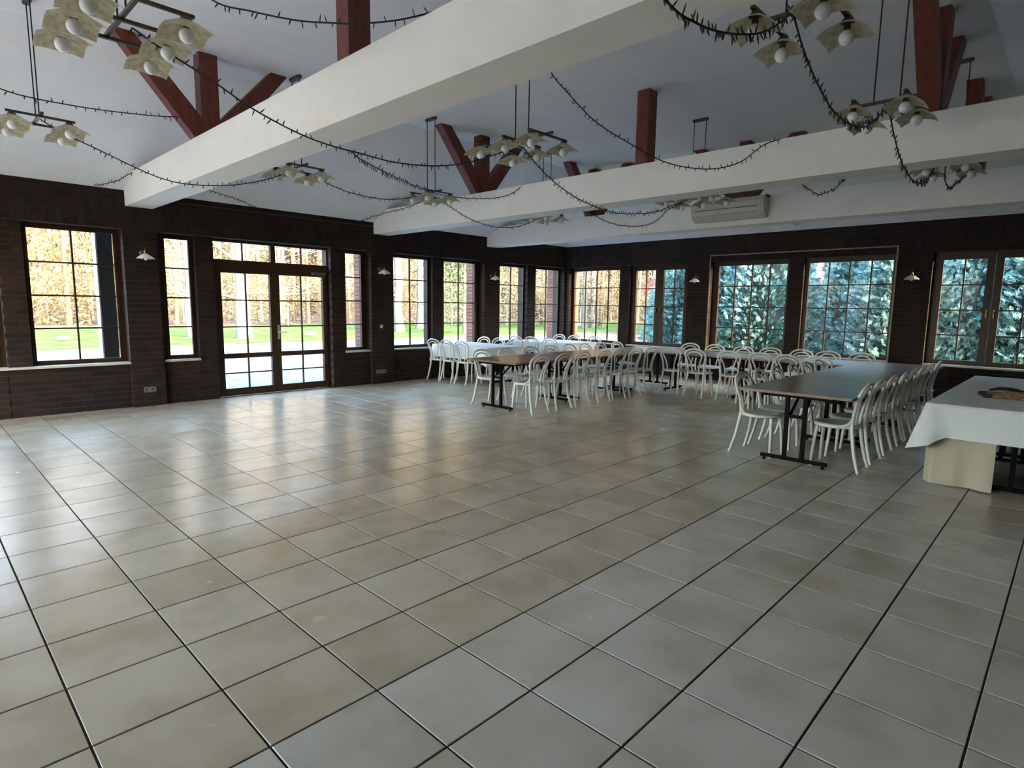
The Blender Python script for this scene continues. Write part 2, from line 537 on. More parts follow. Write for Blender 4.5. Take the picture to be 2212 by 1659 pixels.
# left wall
wl = empty('wall_left'); tag(wl, 'dark brown brick wall with the glazed double door and seven windows', 'wall', kind='structure')
bw = Brickwork(wl, 'x', 1)
FACE, REC, FRM, OUTY = YL, YL + 0.07, YL + 0.185, 9.02
PIERS_L = [(1.11, 1.555), (5.255, 5.775), (8.295, 8.80)]
OPEN_L = [  # kind, u0, u1
    ('w', -1.40, -0.285), ('w', -0.02, 1.11), ('w', 1.60, 2.095), ('d', 2.37, 4.435), ('w', 4.70, 5.25),
    ('w', 5.775, 6.83), ('w', 7.10, 8.295), ('w', 8.80, 9.845), ('w', 10.14, 11.24)]
for a, b_ in PIERS_L:
    bw.panel(a, b_, 0, HEAD_Z, FACE, OUTY + 0.12, depth=0.19)
bw.panel(XL, -1.40, 0, HEAD_Z, FACE, OUTY, depth=0.05)
solid = [(-0.285, -0.02), (1.555, 1.60), (2.095, 2.37), (4.435, 4.70), (5.25, 5.255), (6.83, 7.10), (9.845, 10.14)]
for a, b_ in solid:
    if b_ - a > 0.02:
        bw.panel(a, b_, SILL_Z if (a, b_) not in ((2.095, 2.37), (4.435, 4.70), (1.555, 1.60)) else 0.0, HEAD_Z, REC, OUTY, depth=0.115, seed=a)
bw.panel(11.24, XR + 0.06, 0, HEAD_Z, FACE + 0.02, OUTY, depth=0.16)
for k_, a, b_ in OPEN_L:
    if k_ == 'w':
        lo = a - (0.265 if a in (-0.02,) else 0.0)
        hi = b_
        if a == 7.10: lo = 6.83
        if a == 10.14: lo = 9.845
        bw.panel(lo, hi, 0, SILL_Z, REC, OUTY, depth=0.05, seed=lo * 1.37)
# band above the openings
bw.panel(XL, XR + 0.06, HEAD_Z, 3.0, FACE, OUTY, bond='soldier', depth=0.17)
bw.panel(XL, XR + 0.06, 3.0, WALL_TOP + 0.03, FACE, OUTY, depth=0.05, seed=0.11)
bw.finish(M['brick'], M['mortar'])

# right wall
wr = empty('wall_right'); tag(wr, 'dark brown brick wall with wide windows facing the conifers', 'wall', kind='structure')
bw = Brickwork(wr, 'y', 1)
FX, RX, FRX, OUTX = XR, XR + 0.06, XR + 0.155, XR + 0.45
bw.panel(4.55, 5.10, 0, HEAD_Z, FX, OUTX, depth=0.16)
bw.panel(0.50, 1.05, 0, HEAD_Z, FX, OUTX, depth=0.16)
bw.panel(YN, -1.19, 0, HEAD_Z, FX, OUTX, depth=0.05)
bw.panel(8.525, YL + 0.06, 0, HEAD_Z, FX + 0.01, OUTX, depth=0.15)
bw.panel(6.66, 6.91, SILL_Z, HEAD_Z, RX, OUTX, depth=0.10, seed=0.05)
bw.panel(2.625, 2.905, SILL_Z, HEAD_Z, RX, OUTX, depth=0.10, seed=0.1)
bw.panel(5.10, 8.525, 0, SILL_Z, RX, OUTX, depth=0.05, seed=0.2)
bw.panel(1.05, 4.55, 0, SILL_Z, RX, OUTX, depth=0.05, seed=0.03)
bw.panel(-1.19, 0.50, 0, SILL_Z, RX, OUTX, depth=0.05, seed=0.15)
for a, b_ in ((4.55, YL + 0.06), (YN, 1.05)):
    bw.panel(a, b_, HEAD_Z, 2.745, FX, OUTX, bond='soldier', depth=0.15)
bw.panel(1.05, 4.55, HEAD_Z, 2.745, RX - 0.02, OUTX, bond='soldier', depth=0.12)
bw.panel(YN, YL + 0.06, 2.745, 3.0, FX, OUTX, bond='soldier', depth=0.15)
bw.panel(YN, YL + 0.06, 3.0, WALL_TOP + 0.03, FX, OUTX, depth=0.05, seed=0.07)
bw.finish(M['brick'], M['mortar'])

# unseen walls behind the camera; rear openings added and sized to let daylight in
REAR_OPEN = [(1.6, 4.8), (5.1, 8.4)]
mb = MB()
prev = YN - 0.3
for a, b_ in REAR_OPEN:
    mb.box(XL - 0.3, XL, prev, a, 0, WALL_TOP + 0.02)
    mb.box(XL - 0.3, XL, a, b_, 0, 0.06); mb.box(XL - 0.3, XL, a, b_, 2.95, WALL_TOP + 0.02)
    prev = b_
mb.box(XL - 0.3, XL, prev, YL + 0.4, 0, WALL_TOP + 0.02)
tag(mb.build('wall_rear', M['rest']), 'unseen dark brick wall with two wide openings added for daylight', 'wall', kind='structure')
mb = MB().box(XL - 0.3, XR + 0.45, YN - 0.3, YN, 0, WALL_TOP + 0.02)
tag(mb.build('wall_near', M['rest']), 'dark brick wall along the near side of the hall', 'wall', kind='structure')

# -------- windows
NWIN = [0]
class Frame:
    """builds frames in a wall plane: put(u0,u1,z0,z1,d0,d1), d = depth behind the frame's room side"""
    def __init__(s, axis, face):
        s.axis, s.face = axis, face
    def box(s, mb, u0, u1, z0, z1, d0, d1):
        if s.axis == 'x':
            mb.box(u0, u1, s.face + d0, s.face + d1, z0, z1)
        else:
            mb.box(s.face + d0, s.face + d1, u0, u1, z0, z1)

def panes(fr, root, u0, u1, z0, z1, nc, nr, zs=None, bar=0.022, d=0.030):
    us = [u0 + (u1 - u0) * i / nc for i in range(nc + 1)]
    zs = zs or [z0 + (z1 - z0) * i / nr for i in range(nr + 1)]
    for u in us[1:-1]:
        mb = MB(); fr.box(mb, u - bar / 2, u + bar / 2, z0, z1, d - 0.014, d + 0.02); mb.build('muntin', M['wood_frame'], root)
    for z in zs[1:-1]:
        mb = MB()
        for i in range(nc):
            fr.box(mb, us[i] + (bar / 2 if i else 0), us[i + 1] - (bar / 2 if i < nc - 1 else 0), z - bar / 2, z + bar / 2, d - 0.013, d + 0.019)
        mb.build('muntin', M['wood_frame'], root)
    for i in range(nc):
        for j in range(len(zs) - 1):
            mb = MB(); fr.box(mb, us[i], us[i + 1], zs[j], zs[j + 1], d, d + 0.004)
            mb.build('pane', M['glass'], root)

def window(axis, face, o0, o1, g0, g1, nc, label, z0=0.735, z1=2.555, oz0=SILL_Z + 0.03, oz1=HEAD_Z, sill=None):
    NWIN[0] += 1
    root = empty('window_%d' % NWIN[0])
    tag(root, label, 'window', kind='structure')
    fr = Frame(axis, face)
    mb = MB()
    fr.box(mb, o0 - 0.02, g0, oz0, oz1, 0, 0.075); fr.box(mb, g1, o1 + 0.02, oz0, oz1, 0, 0.075)
    fr.box(mb, g0, g1, z1, oz1, 0, 0.075); fr.box(mb, g0, g1, oz0, z0, 0, 0.075)
    # raised inner bead around the glass
    for a, b_, c, d_ in ((g0 - 0.02, g0 + 0.012, z0 - 0.02, z1 + 0.02), (g1 - 0.012, g1 + 0.02, z0 - 0.02, z1 + 0.02), (g0, g1, z0 - 0.02, z0 + 0.012), (g0, g1, z1 - 0.012, z1 + 0.02)):
        fr.box(mb, a, b_, c, d_, -0.012, 0.03)
    mb.build('window_frame', M['wood_frame'], root)
    panes(fr, root, g0, g1, z0, z1, nc, 4)
    if sill:
        mb = MB(); fr.box(mb, sill[0], sill[1], SILL_Z, SILL_Z + 0.03, -sill[2], 0.0)
        mb.build('sill', M['sill'], root, label='pale window sill board')
    return root, fr

GY = FRM                        # room side of the frames in the left wall
PD = FRM - FACE + 0.012         # depth of a full sill
window('x', GY, -1.40, -0.285, -1.33, -0.36, 2, 'two-column window cut by the picture edge, farthest to the left', sill=(-1.40, -0.285, PD))
window('x', GY, -0.02, 1.11, 0.03, 1.038, 2, 'brown eight-pane window showing lawn and a dark outdoor post', sill=(-0.285, 1.11, PD))
window('x', GY, 1.60, 2.095, 1.685, 2.045, 1, 'narrow four-pane window between first wall lamp and double door', sill=(1.58, 2.095, PD - 0.07 + 0.02))
window('x', GY, 4.70, 5.25, 4.785, 5.148, 1, 'narrow four-pane window just beyond the double door', sill=(4.70, 5.25, PD - 0.07 + 0.02))
window('x', GY, 5.775, 6.83, 5.88, 6.775, 2, 'eight-pane window right after the second wall lamp', sill=(5.775, 6.83, PD - 0.07 + 0.02))
window('x', GY, 7.10, 8.295, 7.215, 8.155, 2, 'eight-pane window with green tree view behind white-clothed table', sill=(7.10, 8.295, PD - 0.07 + 0.02))
window('x', GY, 8.80, 9.845, 8.955, 9.815, 2, 'eight-pane window right after the third wall lamp', sill=(8.80, 9.845, PD - 0.07 + 0.02))
window('x', GY, 10.14, 11.24, 10.26, 11.19, 2, 'eight-pane window closest to the room corner, beside brick reveal', sill=(10.14, 11.24, PD - 0.07 + 0.02))
GX = FRX
PX = FRX - FX + 0.012
window('y', GX, 6.91, 8.525, 7.005, 8.46, 4, 'sixteen-pane window by the corner looking onto yellow woodland', sill=(6.91, 8.525, PX - 0.04), z1=2.535)
window('y', GX, 2.905, 4.55, 2.957, 4.43, 4, 'sixteen-pane window full of blue-green conifer, left of its framed pair', sill=(2.905, 4.55, PX - 0.04), z1=2.535)
window('y', GX, 1.05, 2.625, 1.10, 2.56, 4, 'sixteen-pane window with red roof corner, right of its framed pair', sill=(1.05, 2.625, PX - 0.04), z1=2.53)

def casement(o0, o1, label, z0=0.765, z1=2.485):
    """two-sash window with a thick middle post"""
    NWIN[0] += 1
    root = empty('window_%d' % NWIN[0]); tag(root, label, 'window', kind='structure')
    fr = Frame('y', GX)
    mb = MB()
    oz0 = SILL_Z + 0.03
    fr.box(mb, o0 - 0.02, o0 + 0.055, oz0, HEAD_Z, 0, 0.08); fr.box(mb, o1 - 0.055, o1 + 0.02, oz0, HEAD_Z, 0, 0.08)
    fr.box(mb, o0 + 0.055, o1 - 0.055, HEAD_Z - 0.055, HEAD_Z, 0, 0.08); fr.box(mb, o0 + 0.055, o1 - 0.055, oz0, oz0 + 0.045, 0, 0.08)
    mb.build('window_frame', M['wood_frame'], root)
    mid = (o0 + o1) / 2
    for k, (a, b_) in enumerate(((o0 + 0.05, mid - 0.004), (mid + 0.004, o1 - 0.05))):
        sm = MB()
        ga, gb = a + 0.085, b_ - 0.105 if k == 0 else b_ - 0.085
        if k == 1:
            ga = a + 0.105
        sz0, sz1 = oz0 + 0.03, HEAD_Z - 0.04
        fr.box(sm, a, ga, sz0, sz1, -0.022, 0.05); fr.box(sm, gb, b_, sz0, sz1, -0.022, 0.05)
        fr.box(sm, ga, gb, sz0, z0, -0.022, 0.05); fr.box(sm, ga, gb, z1, sz1, -0.022, 0.05)
        sash = sm.build('sash', M['wood_frame'], root)
        panes(fr, sash, ga, gb, z0, z1, 2, 4, d=0.02)
        hm = MB()
        hu = b_ - 0.045 if k == 0 else a + 0.045
        fr.box(hm, hu - 0.014, hu + 0.014, 1.54, 1.64, -0.034, -0.022); fr.box(hm, hu - 0.009, hu + 0.009, 1.50, 1.60, -0.065, -0.045); fr.box(hm, hu - 0.008, hu + 0.008, 1.585, 1.605, -0.065, -0.03)
        hm.build('handle', M['brass'], sash, label='small brass window handle')
    mb = MB(); fr.box(mb, o0, o1, SILL_Z, SILL_Z + 0.03, -(PX + 0.02), 0.0); mb.build('sill', M['sill'], root, label='pale window sill board')
casement(5.10, 6.66, 'two-sash brown casement window left of the fourth wall lamp')
casement(-1.19, 0.50, 'two-sash casement window at the picture edge above cloth table')

# glazed double door with a transom light
dr = empty('door_1'); tag(dr, 'brown glazed double door with muntins and a transom light', 'door', kind='structure')
fr = Frame('x', GY)
mb = MB()
fr.box(mb, 2.35, 2.405, 0.0, HEAD_Z, 0, 0.08); fr.box(mb, 4.41, 4.455, 0.0, HEAD_Z, 0, 0.08)
fr.box(mb, 2.405, 4.41, 2.57, HEAD_Z, 0, 0.08); fr.box(mb, 2.405, 4.41, 2.155, 2.285, 0, 0.08); fr.box(mb, 3.36, 3.44, 2.285, 2.57, 0, 0.08)
mb.build('door_frame', M['wood_frame'], dr)
tl = MB(); fr.box(tl, 2.405, 2.415, 2.285, 2.295, 0.0, 0.04); tl = tl.build('transom', M['wood_frame'], dr)
panes(fr, tl, 2.405, 3.36, 2.285, 2.57, 2, 1); panes(fr, tl, 3.44, 4.41, 2.285, 2.57, 2, 1)
for k, (a, b_, ga, gb) in enumerate(((2.405, 3.402, 2.505, 3.318), (3.406, 4.41, 3.487, 4.315))):
    lm = MB()
    fr.box(lm, a, ga, 0.012, 2.155, -0.015, 0.055); fr.box(lm, gb, b_, 0.012, 2.155, -0.015, 0.055)
    fr.box(lm, ga, gb, 0.012, 0.135, -0.015, 0.055); fr.box(lm, ga, gb, 2.07, 2.155, -0.015, 0.055); fr.box(lm, ga, gb, 0.645, 0.728, -0.015, 0.055)
    leaf = lm.build('door_leaf', M['wood_frame'], dr)
    panes(fr, leaf, ga, gb, 0.728, 2.07, 2, 3, d=0.02); panes(fr, leaf, ga, gb, 0.135, 0.645, 2, 2, d=0.02)
    if k == 1:
        hm = MB(); fr.box(hm, a + 0.02, a + 0.06, 0.95, 1.20, -0.024, -0.015); hm.tube([(a + 0.04, GY - 0.02, 1.075), (a + 0.04, GY - 0.06, 1.075), (a + 0.17, GY - 0.065, 1.075)], 0.011, 8)
        hm.build('handle', M['steel'], leaf, label='steel lever handle on a plate')
mb = MB(); fr.box(mb, 4.10, 4.36, 2.10, 2.15, -0.075, -0.015); mb.build('door_closer', M['plastic_grey'], dr)

# trim strip around the paired windows of the right wall
tr = MB()
tr.box(XR - 0.012, XR, 1.025, 4.575, 2.735, 2.76); tr.box(XR - 0.012, XR, 1.025, 1.05, SILL_Z, 2.735); tr.box(XR - 0.012, XR, 4.55, 4.575, SILL_Z, 2.735)
tag(tr.build('trim_1', M['trimwood']), 'thin pale strip framing the pair of wide conifer windows', 'trim', kind='structure')
cn = MB()
for a, b_ in ((1.55, 5.32),):
    cn.tube([(a, YL - 0.008, 3.075), (b_, YL - 0.008, 3.075)], 0.008, 6)
tag(cn.build('trim_2', M['bronze']), 'thin cable run under the ceiling between first and second beam', 'trim', kind='structure')

# ------------------------------------------------------------------ ceiling beams and timber posts
BEAMS = [(1.17, 1.52), (5.33, 5.69), (8.37, 8.73)]
BZ0, BZ1 = 2.94, 3.36
names = ['broad white ceiling beam closest to the camera, crossing the picture', 'second white ceiling beam from the camera, above the table rows', 'third white ceiling beam, carrying the air conditioner']
for (a, b_), lb in zip(BEAMS, names):
    tag(MB().box(a, b_, YN, YL + 0.06, BZ0, BZ1).build('ceiling_beam', M['beam_plaster']), lb, 'beam', 'white ceiling beams', 'structure')

def post(xc, yc, braces, label):
    root = empty('timber_post', (xc, yc, BZ1)); tag(root, label, 'post', 'red-stained roof posts')
    h = CEIL - BZ1
    w = 0.095
    MB().box(-w, w, -w * 0.88, w * 0.88, 0, h).build('post', M['stain'], root)
    for dx, dy in braces:
        L = 0.80
        v = Vector((dx, dy, 0))
        mb = MB()
        wd = 0.075
        # prism with level cut at the ceiling and a plumb start at the post foot
        side = Vector((-dy, dx, 0)) * wd
        run = v * L
        t = v * 0.10
        p = [v * 0.005, v * 0.005 + Vector((0, 0, 0.13)), run - t + Vector((0, 0, h)), run + t + Vector((0, 0, h)), v * 0.17]
        n = len(p)
        mb.add([tuple(q - side) for q in p] + [tuple(q + side) for q in p], [tuple(range(n)), tuple(range(2 * n - 1, n - 1, -1))] + [(i, i + n, (i + 1) % n + n, (i + 1) % n) for i in range(n)])
        mb.build('brace', M['stain'], root)
X_, Y_ = 1, 0
c1, c2, c3 = [(a + b_) / 2 for a, b_ in BEAMS]
post(c1, 5.75, ((1, 0), (-1, 0)), 'V-braced red-brown post on the nearest beam, behind a lamp')
post(c1, 2.72, (), 'plain red-brown post standing on the broad nearest beam')
post(c2, 5.75, ((1, 0), (-1, 0)), 'V-braced red-brown post on the second beam, over door side')
post(c2, 2.72, (), 'plain red-brown post in the middle of the second beam')
post(c2, -0.30, ((1, 0), (-1, 0)), 'large V-braced red-brown post on second beam near upper right corner')
post(c3, 5.75, ((-1, 0), (0, -1)), 'red-brown post on the third beam, just left of second beam post')
post(c3, 2.72, ((0, 1), (0, -1)), 'red-brown post on the third beam above the air conditioner')
post(c3, -0.30, ((-1, 0), (0, 1)), 'red-brown post on the third beam at the right picture edge')

# ------------------------------------------------------------------ pendant lamps
def shade_mesh():
    mb = MB()
    # square sheet, draped from a small cap, corners hanging lowest
    n = 10
    hw = 0.128
    v, f = [], []
    for i in range(n + 1):
        for j in range(n + 1):
            a, b_ = (2 * i / n - 1), (2 * j / n - 1)
            r = (abs(a) ** 3 + abs(b_) ** 3) ** (1 / 3)
            z = -0.018 - 0.088 * max(0, r - 0.18) ** 1.15 + 0.016 * (a * a - b_ * b_)
            v.append((a * hw, b_ * hw, z))
    for i in range(n):
        for j in range(n):
            f.append((i * (n + 1) + j, (i + 1) * (n + 1) + j, (i + 1) * (n + 1) + j + 1, i * (n + 1) + j + 1))
    mb.add(v, f, True)
    me = mb.mesh('lamp_shade')
    me.materials.append(M['shade'])
    return me
SHADE = shade_mesh()
GLOBE = MB().ball((0, 0, -0.105), 0.042, 14, 10).mesh('globe')
GLOBE.materials.append(M['globe'])
CAPM = MB().lathe([(0.001, 0.0), (0.02, 0.0), (0.03, -0.012), (0.036, -0.026), (0.001, -0.026)], n=12).mesh('shade_cap')
CAPM.materials.append(M['bronze'])
SOCK = MB().lathe([(0.018, -0.02), (0.018, -0.075)], n=10).mesh('bulb_socket')
SOCK.materials.append(M['bronze'])
def pendant(x, y, nb, label, tilt=0.0):
    root = empty('pendant_lamp', (x, y, CEIL), tilt)
    tag(root, label, 'lamp', 'pendant lamps with square cream shades')
    cm = MB()
    pr = []
    for k in range(16):
        a = 2 * pi * k / 16
        pr.append((0.03 * cos(a), 0.03 * sin(a) + (0.09 if sin(a) > 0 else -0.09)))
    cm.add([(p[0], p[1], 0) for p in pr] + [(p[0], p[1], -0.03) for p in pr], [tuple(range(16)), tuple(range(31, 15, -1))] + [(i, i + 16, (i + 1) % 16 + 16, (i + 1) % 16) for i in range(16)])
    cm.build('canopy', M['bronze'], root)
    zb = 3.235 - CEIL
    for s in (-0.09, 0.09):
        MB().tube([(0, s, -0.03), (0, s, zb)], 0.0055, 6).build('rod', M['rod'], root)
    ys = [-0.175, 0.175] if nb == 2 else [-0.345, 0, 0.345]
    ext = 0.06
    MB().beam((0, ys[0] - ext, zb), (0, ys[-1] + ext, zb), 0.022, 0.022).build('cross_rail', M['bronze'], root)
    L = 0.25 if nb == 2 else 0.28
    for yy in ys:
        arm = MB().beam((-L, yy, zb - 0.018), (L, yy, zb - 0.018), 0.024, 0.018).build('arm', M['bronze'], root)
        for s in (-1, 1):
            c = (s * (L - 0.045), yy, zb - 0.027)
            cp = link('shade_cap', CAPM, None, root, c)
            link('lamp_shade', SHADE, None, root, c, label='square cream speckled shade')
            link('bulb_socket', SOCK, None, root, c)
            link('globe', GLOBE, None, root, c, label='white globe bulb')
    return root
pendant(-0.19, 2.73, 3, 'large six-shade pendant lamp at the upper left of the picture')
pendant(-0.20, 5.60, 2, 'four-shade pendant lamp at the far left, below the large one')
pendant(2.31, 5.60, 2, 'four-shade pendant lamp hanging behind the broad nearest beam')
pendant(4.37, 5.61, 2, 'four-shade pendant lamp on long rods left of the V-braced post')
pendant(3.24, 2.73, 3, 'six-shade pendant lamp in the centre of the ceiling')
pendant(6.95, 5.60, 2, 'four-shade pendant lamp seen beneath the second beam, over clothed tables')
pendant(6.95, 2.73, 3, 'six-shade pendant lamp in front of the air conditioner')
pendant(2.37, -0.21, 2, 'four-shade pendant lamp at the top edge wound with dark light string')
pendant(4.33, -0.20, 2, 'four-shade pendant lamp in front of the large right-hand timber post')
pendant(6.92, -0.26, 2, 'four-shade pendant lamp hanging low behind the second beam, far right')

# ------------------------------------------------------------------ light strings
def smooth_path(pts, per=8):
    P = [Vector(p) for p in pts]
    out = []
    for i in range(len(P) - 1):
        p0, p1, p2, p3 = P[max(i - 1, 0)], P[i], P[i + 1], P[min(i + 2, len(P) - 1)]
        for k in range(per):
            t = k / per
            out.append(0.5 * ((2 * p1) + (p2 - p0) * t + (2 * p0 - 5 * p1 + 4 * p2 - p3) * t * t + (3 * p1 - p0 - 3 * p2 + p3) * t ** 3))
    out.append(P[-1])
    return out
def light_string(pts, label, dens=1.0, seed=1):
    rg = random.Random(seed)
    path = smooth_path(pts)
    o = empty('light_string', path[0])
    tag(o, label, 'light string', 'dark light strings looped between the lamps')
    base = path[0]
    loc = [p - base for p in path]
    MB().tube(loc, 0.0055, 5).build('wire', M['wire'], o)
    b = MB()
    acc, step = 0.0, 0.045 / dens
    for i in range(len(loc) - 1):
        d = loc[i + 1] - loc[i]
        L = d.length
        if L < 1e-6:
            continue
        d.normalize()
        e = d.cross(Vector((0, 0, 1))).normalized()
        n = e.cross(d)
        while acc < L:
            p = loc[i] + d * acc
            s = -1 if rg.random() < 0.62 else 1
            dirv = (n * s + d * rg.uniform(-0.5, 0.5) + e * rg.uniform(-0.6, 0.6)).normalized()
            ln = rg.uniform(0.025, 0.048)
            b.tube([p, p + dirv * ln * 0.5, p + dirv * ln], [0.0030, 0.0048, 0.0018], 4, caps=False)
            acc += step * rg.uniform(0.5, 1.6)
        acc -= L
    b.build('tiny_bulbs', M['wire'], o, kind='stuff')
STR = [
 ([(-0.14,2.73,3.19),(0.01,2.73,3.12),(0.30,2.73,3.01),(0.55,2.73,2.90),(0.86,2.73,2.81),(1.13,2.73,2.77),(1.40,2.73,2.76),(1.70,2.73,2.75),(2.04,2.73,2.78),(2.35,2.73,2.84),(2.63,2.73,2.93),(2.90,2.73,3.04),(3.06,2.73,3.11)], 'light string from upper left lamp under nearest beam to centre lamp', 1.0),
 ([(1.32,2.73,2.765),(1.51,2.90,2.76),(2.60,3.93,2.92),(3.56,4.83,3.08),(4.12,5.37,3.19)], 'light string running diagonally from the nearest beam to the long-rod lamp', 0.8),
 ([(-0.20,5.60,3.24),(-0.01,5.60,3.14),(0.24,5.60,3.05),(0.59,5.60,2.92),(0.80,5.60,2.86),(1.02,5.60,2.84),(1.35,5.60,2.87),(1.66,5.60,2.94),(1.99,5.60,3.06),(2.28,5.60,3.21)], 'light string sagging from far left lamp beneath the nearest beam', 1.0),
 ([(2.34,5.60,3.19),(2.65,5.60,3.11),(3.04,5.60,3.03),(3.54,5.60,3.02),(3.93,5.60,3.09),(4.35,5.60,3.23)], 'short light string between the lamp behind nearest beam and long-rod lamp', 0.9),
 ([(4.35,5.60,3.23),(4.70,5.60,3.08),(5.08,5.60,2.95),(5.58,5.60,2.87),(6.12,5.60,2.91),(6.58,5.60,3.06),(6.98,5.60,3.22)], 'light string dipping under the second beam by the wall', 0.9),
 ([(3.26,2.73,3.17),(3.51,2.73,3.02),(3.78,2.73,2.90),(4.19,2.73,2.79),(4.73,2.73,2.73),(5.22,2.73,2.75),(5.88,2.73,2.86),(6.36,2.73,3.02),(6.95,2.73,3.20)], 'light string from centre lamp under second beam to air conditioner lamp', 1.3),
 ([(4.36,5.61,3.23),(4.61,5.38,3.17),(4.96,5.06,3.16),(5.20,4.83,3.22),(5.36,4.69,3.37)], 'light string from the long-rod lamp up onto the second beam', 0.9),
 ([(0.0,3.1,4.26),(0.15,2.95,3.75),(0.34,2.76,3.52),(0.51,2.59,3.46),(0.72,2.38,3.41),(0.88,2.22,3.40),(1.01,2.09,3.40),(1.23,1.87,3.44),(1.46,1.64,3.55),(1.7,1.4,3.8),(1.95,1.15,4.26)], 'light string across the top edge in front of the plain post', 0.8),
 ([(-0.3,-0.20,3.2),(0.4,-0.20,2.9),(0.95,-0.20,2.78),(1.18,-0.20,2.78),(1.43,-0.20,2.82),(1.72,-0.21,2.90),(1.93,-0.21,2.99),(2.16,-0.21,3.13),(2.22,-0.21,3.20)], 'bushy light string at the top edge leading into top right lamp', 2.0),
 ([(2.22,-0.21,3.18),(2.47,-0.21,3.02),(2.84,-0.21,2.89),(3.14,-0.21,2.85),(3.46,-0.20,2.87),(3.81,-0.20,2.93),(4.16,-0.20,3.09),(4.41,-0.20,3.22)], 'steep bushy light string between the two right-hand lamps', 1.8),
 ([(4.41,-0.20,3.21),(4.56,-0.20,3.11),(4.77,-0.21,2.96),(5.09,-0.21,2.85),(5.47,-0.22,2.80),(5.85,-0.23,2.84),(6.11,-0.23,2.95),(6.27,-0.24,3.06),(6.6,-0.25,3.2)], 'bushy light string crossing the face of the second beam, right side', 1.8),
 ([(6.75,-0.25,3.2),(6.80,-0.25,3.02),(7.15,-0.25,2.99),(7.6,-0.25,3.12),(8.30,-0.25,3.34)], 'short looped light string beside the lowest lamp at far right', 1.6),
 ([(2.9,2.36,4.26),(2.97,2.32,3.98),(3.10,2.24,3.71),(3.26,2.15,3.54),(3.51,2.01,3.32),(3.83,1.82,3.15),(4.08,1.68,3.04),(4.35,1.53,2.99),(4.65,1.36,3.00),(4.91,1.21,3.09),(5.15,1.08,3.28),(5.36,0.97,3.37)], 'long light string passing the plain middle post to second beam top', 1.0),
 ([(5.72,4.3,3.3),(5.9,4.08,3.05),(6.07,3.88,2.93),(6.17,3.75,2.85),(6.32,3.56,2.79),(6.50,3.32,2.79),(6.62,3.16,2.87),(6.72,3.04,3.02),(6.89,2.81,3.16)], 'faint light string sagging between second and third beam', 0.8),
 ([(5.70,1.95,3.32),(6.40,1.55,3.28),(6.89,1.28,3.18),(6.96,1.18,3.10),(7.04,1.09,3.05),(7.11,1.01,3.09),(7.17,0.94,3.14),(6.6,0.62,3.25),(5.70,0.35,3.32)], 'short light string dip right of the air conditioner', 1.4),
 ([(-0.9,5.28,3.45),(-0.48,5.37,3.37),(-0.24,5.42,3.36),(0.22,5.52,3.40),(0.72,5.64,3.48),(1.00,5.70,3.54),(1.22,5.74,3.60)], 'light string running from left edge to the V-braced post', 0.7),
 ([(0.81,8.56,3.16),(1.01,8.32,3.22),(1.10,8.20,3.29),(1.165,8.10,3.33)], 'short light string joining the wall top and the nearest beam', 0.9),
 ([(1.55,7.55,3.30),(1.9,7.85,3.24),(2.24,8.10,3.22),(2.60,8.32,3.21),(3.05,8.58,3.15)], 'light string from behind the nearest beam down to the door wall', 0.6),
 ([(5.02,8.58,3.15),(4.83,7.62,3.16),(4.60,6.64,3.13),(4.48,6.12,3.14),(4.40,5.72,3.22)], 'light string from long-rod lamp back to the window wall', 0.7),
]
for k, (pts, lb, dn) in enumerate(STR):
    light_string(pts, lb, dn, k + 3)

# ------------------------------------------------------------------ air conditioner, wall lamps, sockets
ac = empty('air_conditioner', (8.37, 2.84, 3.19)); tag(ac, 'cream air conditioner unit mounted on the third ceiling beam', 'air conditioner')
prof = [(0.0, -0.17), (-0.10, -0.165), (-0.19, -0.10), (-0.225, -0.02), (-0.225, 0.09), (-0.19, 0.15), (0.0, 0.17)]
mb = MB(); n = len(prof)
mb.add([(x, -0.56, z) for x, z in prof] + [(x, 0.56, z) for x, z in prof], [tuple(range(n)), tuple(range(2 * n - 1, n - 1, -1))] + [(i, i + n, (i + 1) % n + n, (i + 1) % n) for i in range(n)])
mb.build('body', M['plastic'], ac)
for s in (-1, 1):
    mb = MB(); e0, e1 = (0.56, 0.60) if s > 0 else (-0.60, -0.56)
    mb.add([(x * 0.97, e0, z * 0.97) for x, z in prof] + [(x * 0.97, e1, z * 0.97) for x, z in prof], [tuple(range(n)), tuple(range(2 * n - 1, n - 1, -1))] + [(i, i + n, (i + 1) % n + n, (i + 1) % n) for i in range(n)])
    mb.build('end_cap', M['plastic'], ac)
mb = MB(); mb.box(-0.232, -0.222, -0.52, 0.52, -0.008, 0.004); mb.build('front_seam', M['plastic_grey'], ac)
mb = MB(); mb.beam((-0.205, -0.50, -0.085), (-0.205, 0.50, -0.085), 0.012, 0.05, (0.6, 0, 0.8)); mb.build('louver', M['plastic'], ac)
mb = MB(); mb.box(-0.12, -0.02, -0.62, -0.58, 0.13, 0.17); mb.build('bracket', M['plastic_grey'], ac)
dt = empty('ceiling_detector', (11.05, 2.73, zt + (CEIL - zt) * (XR - 11.05) / (XR - kx))); tag(dt, 'small round white detector on the sloping ceiling above right wall', 'detector')
MB().lathe([(0.001, 0.012), (0.05, 0.012), (0.055, -0.02), (0.03, -0.05), (0.001, -0.052)], n=14).build('housing', M['plastic'], dt)

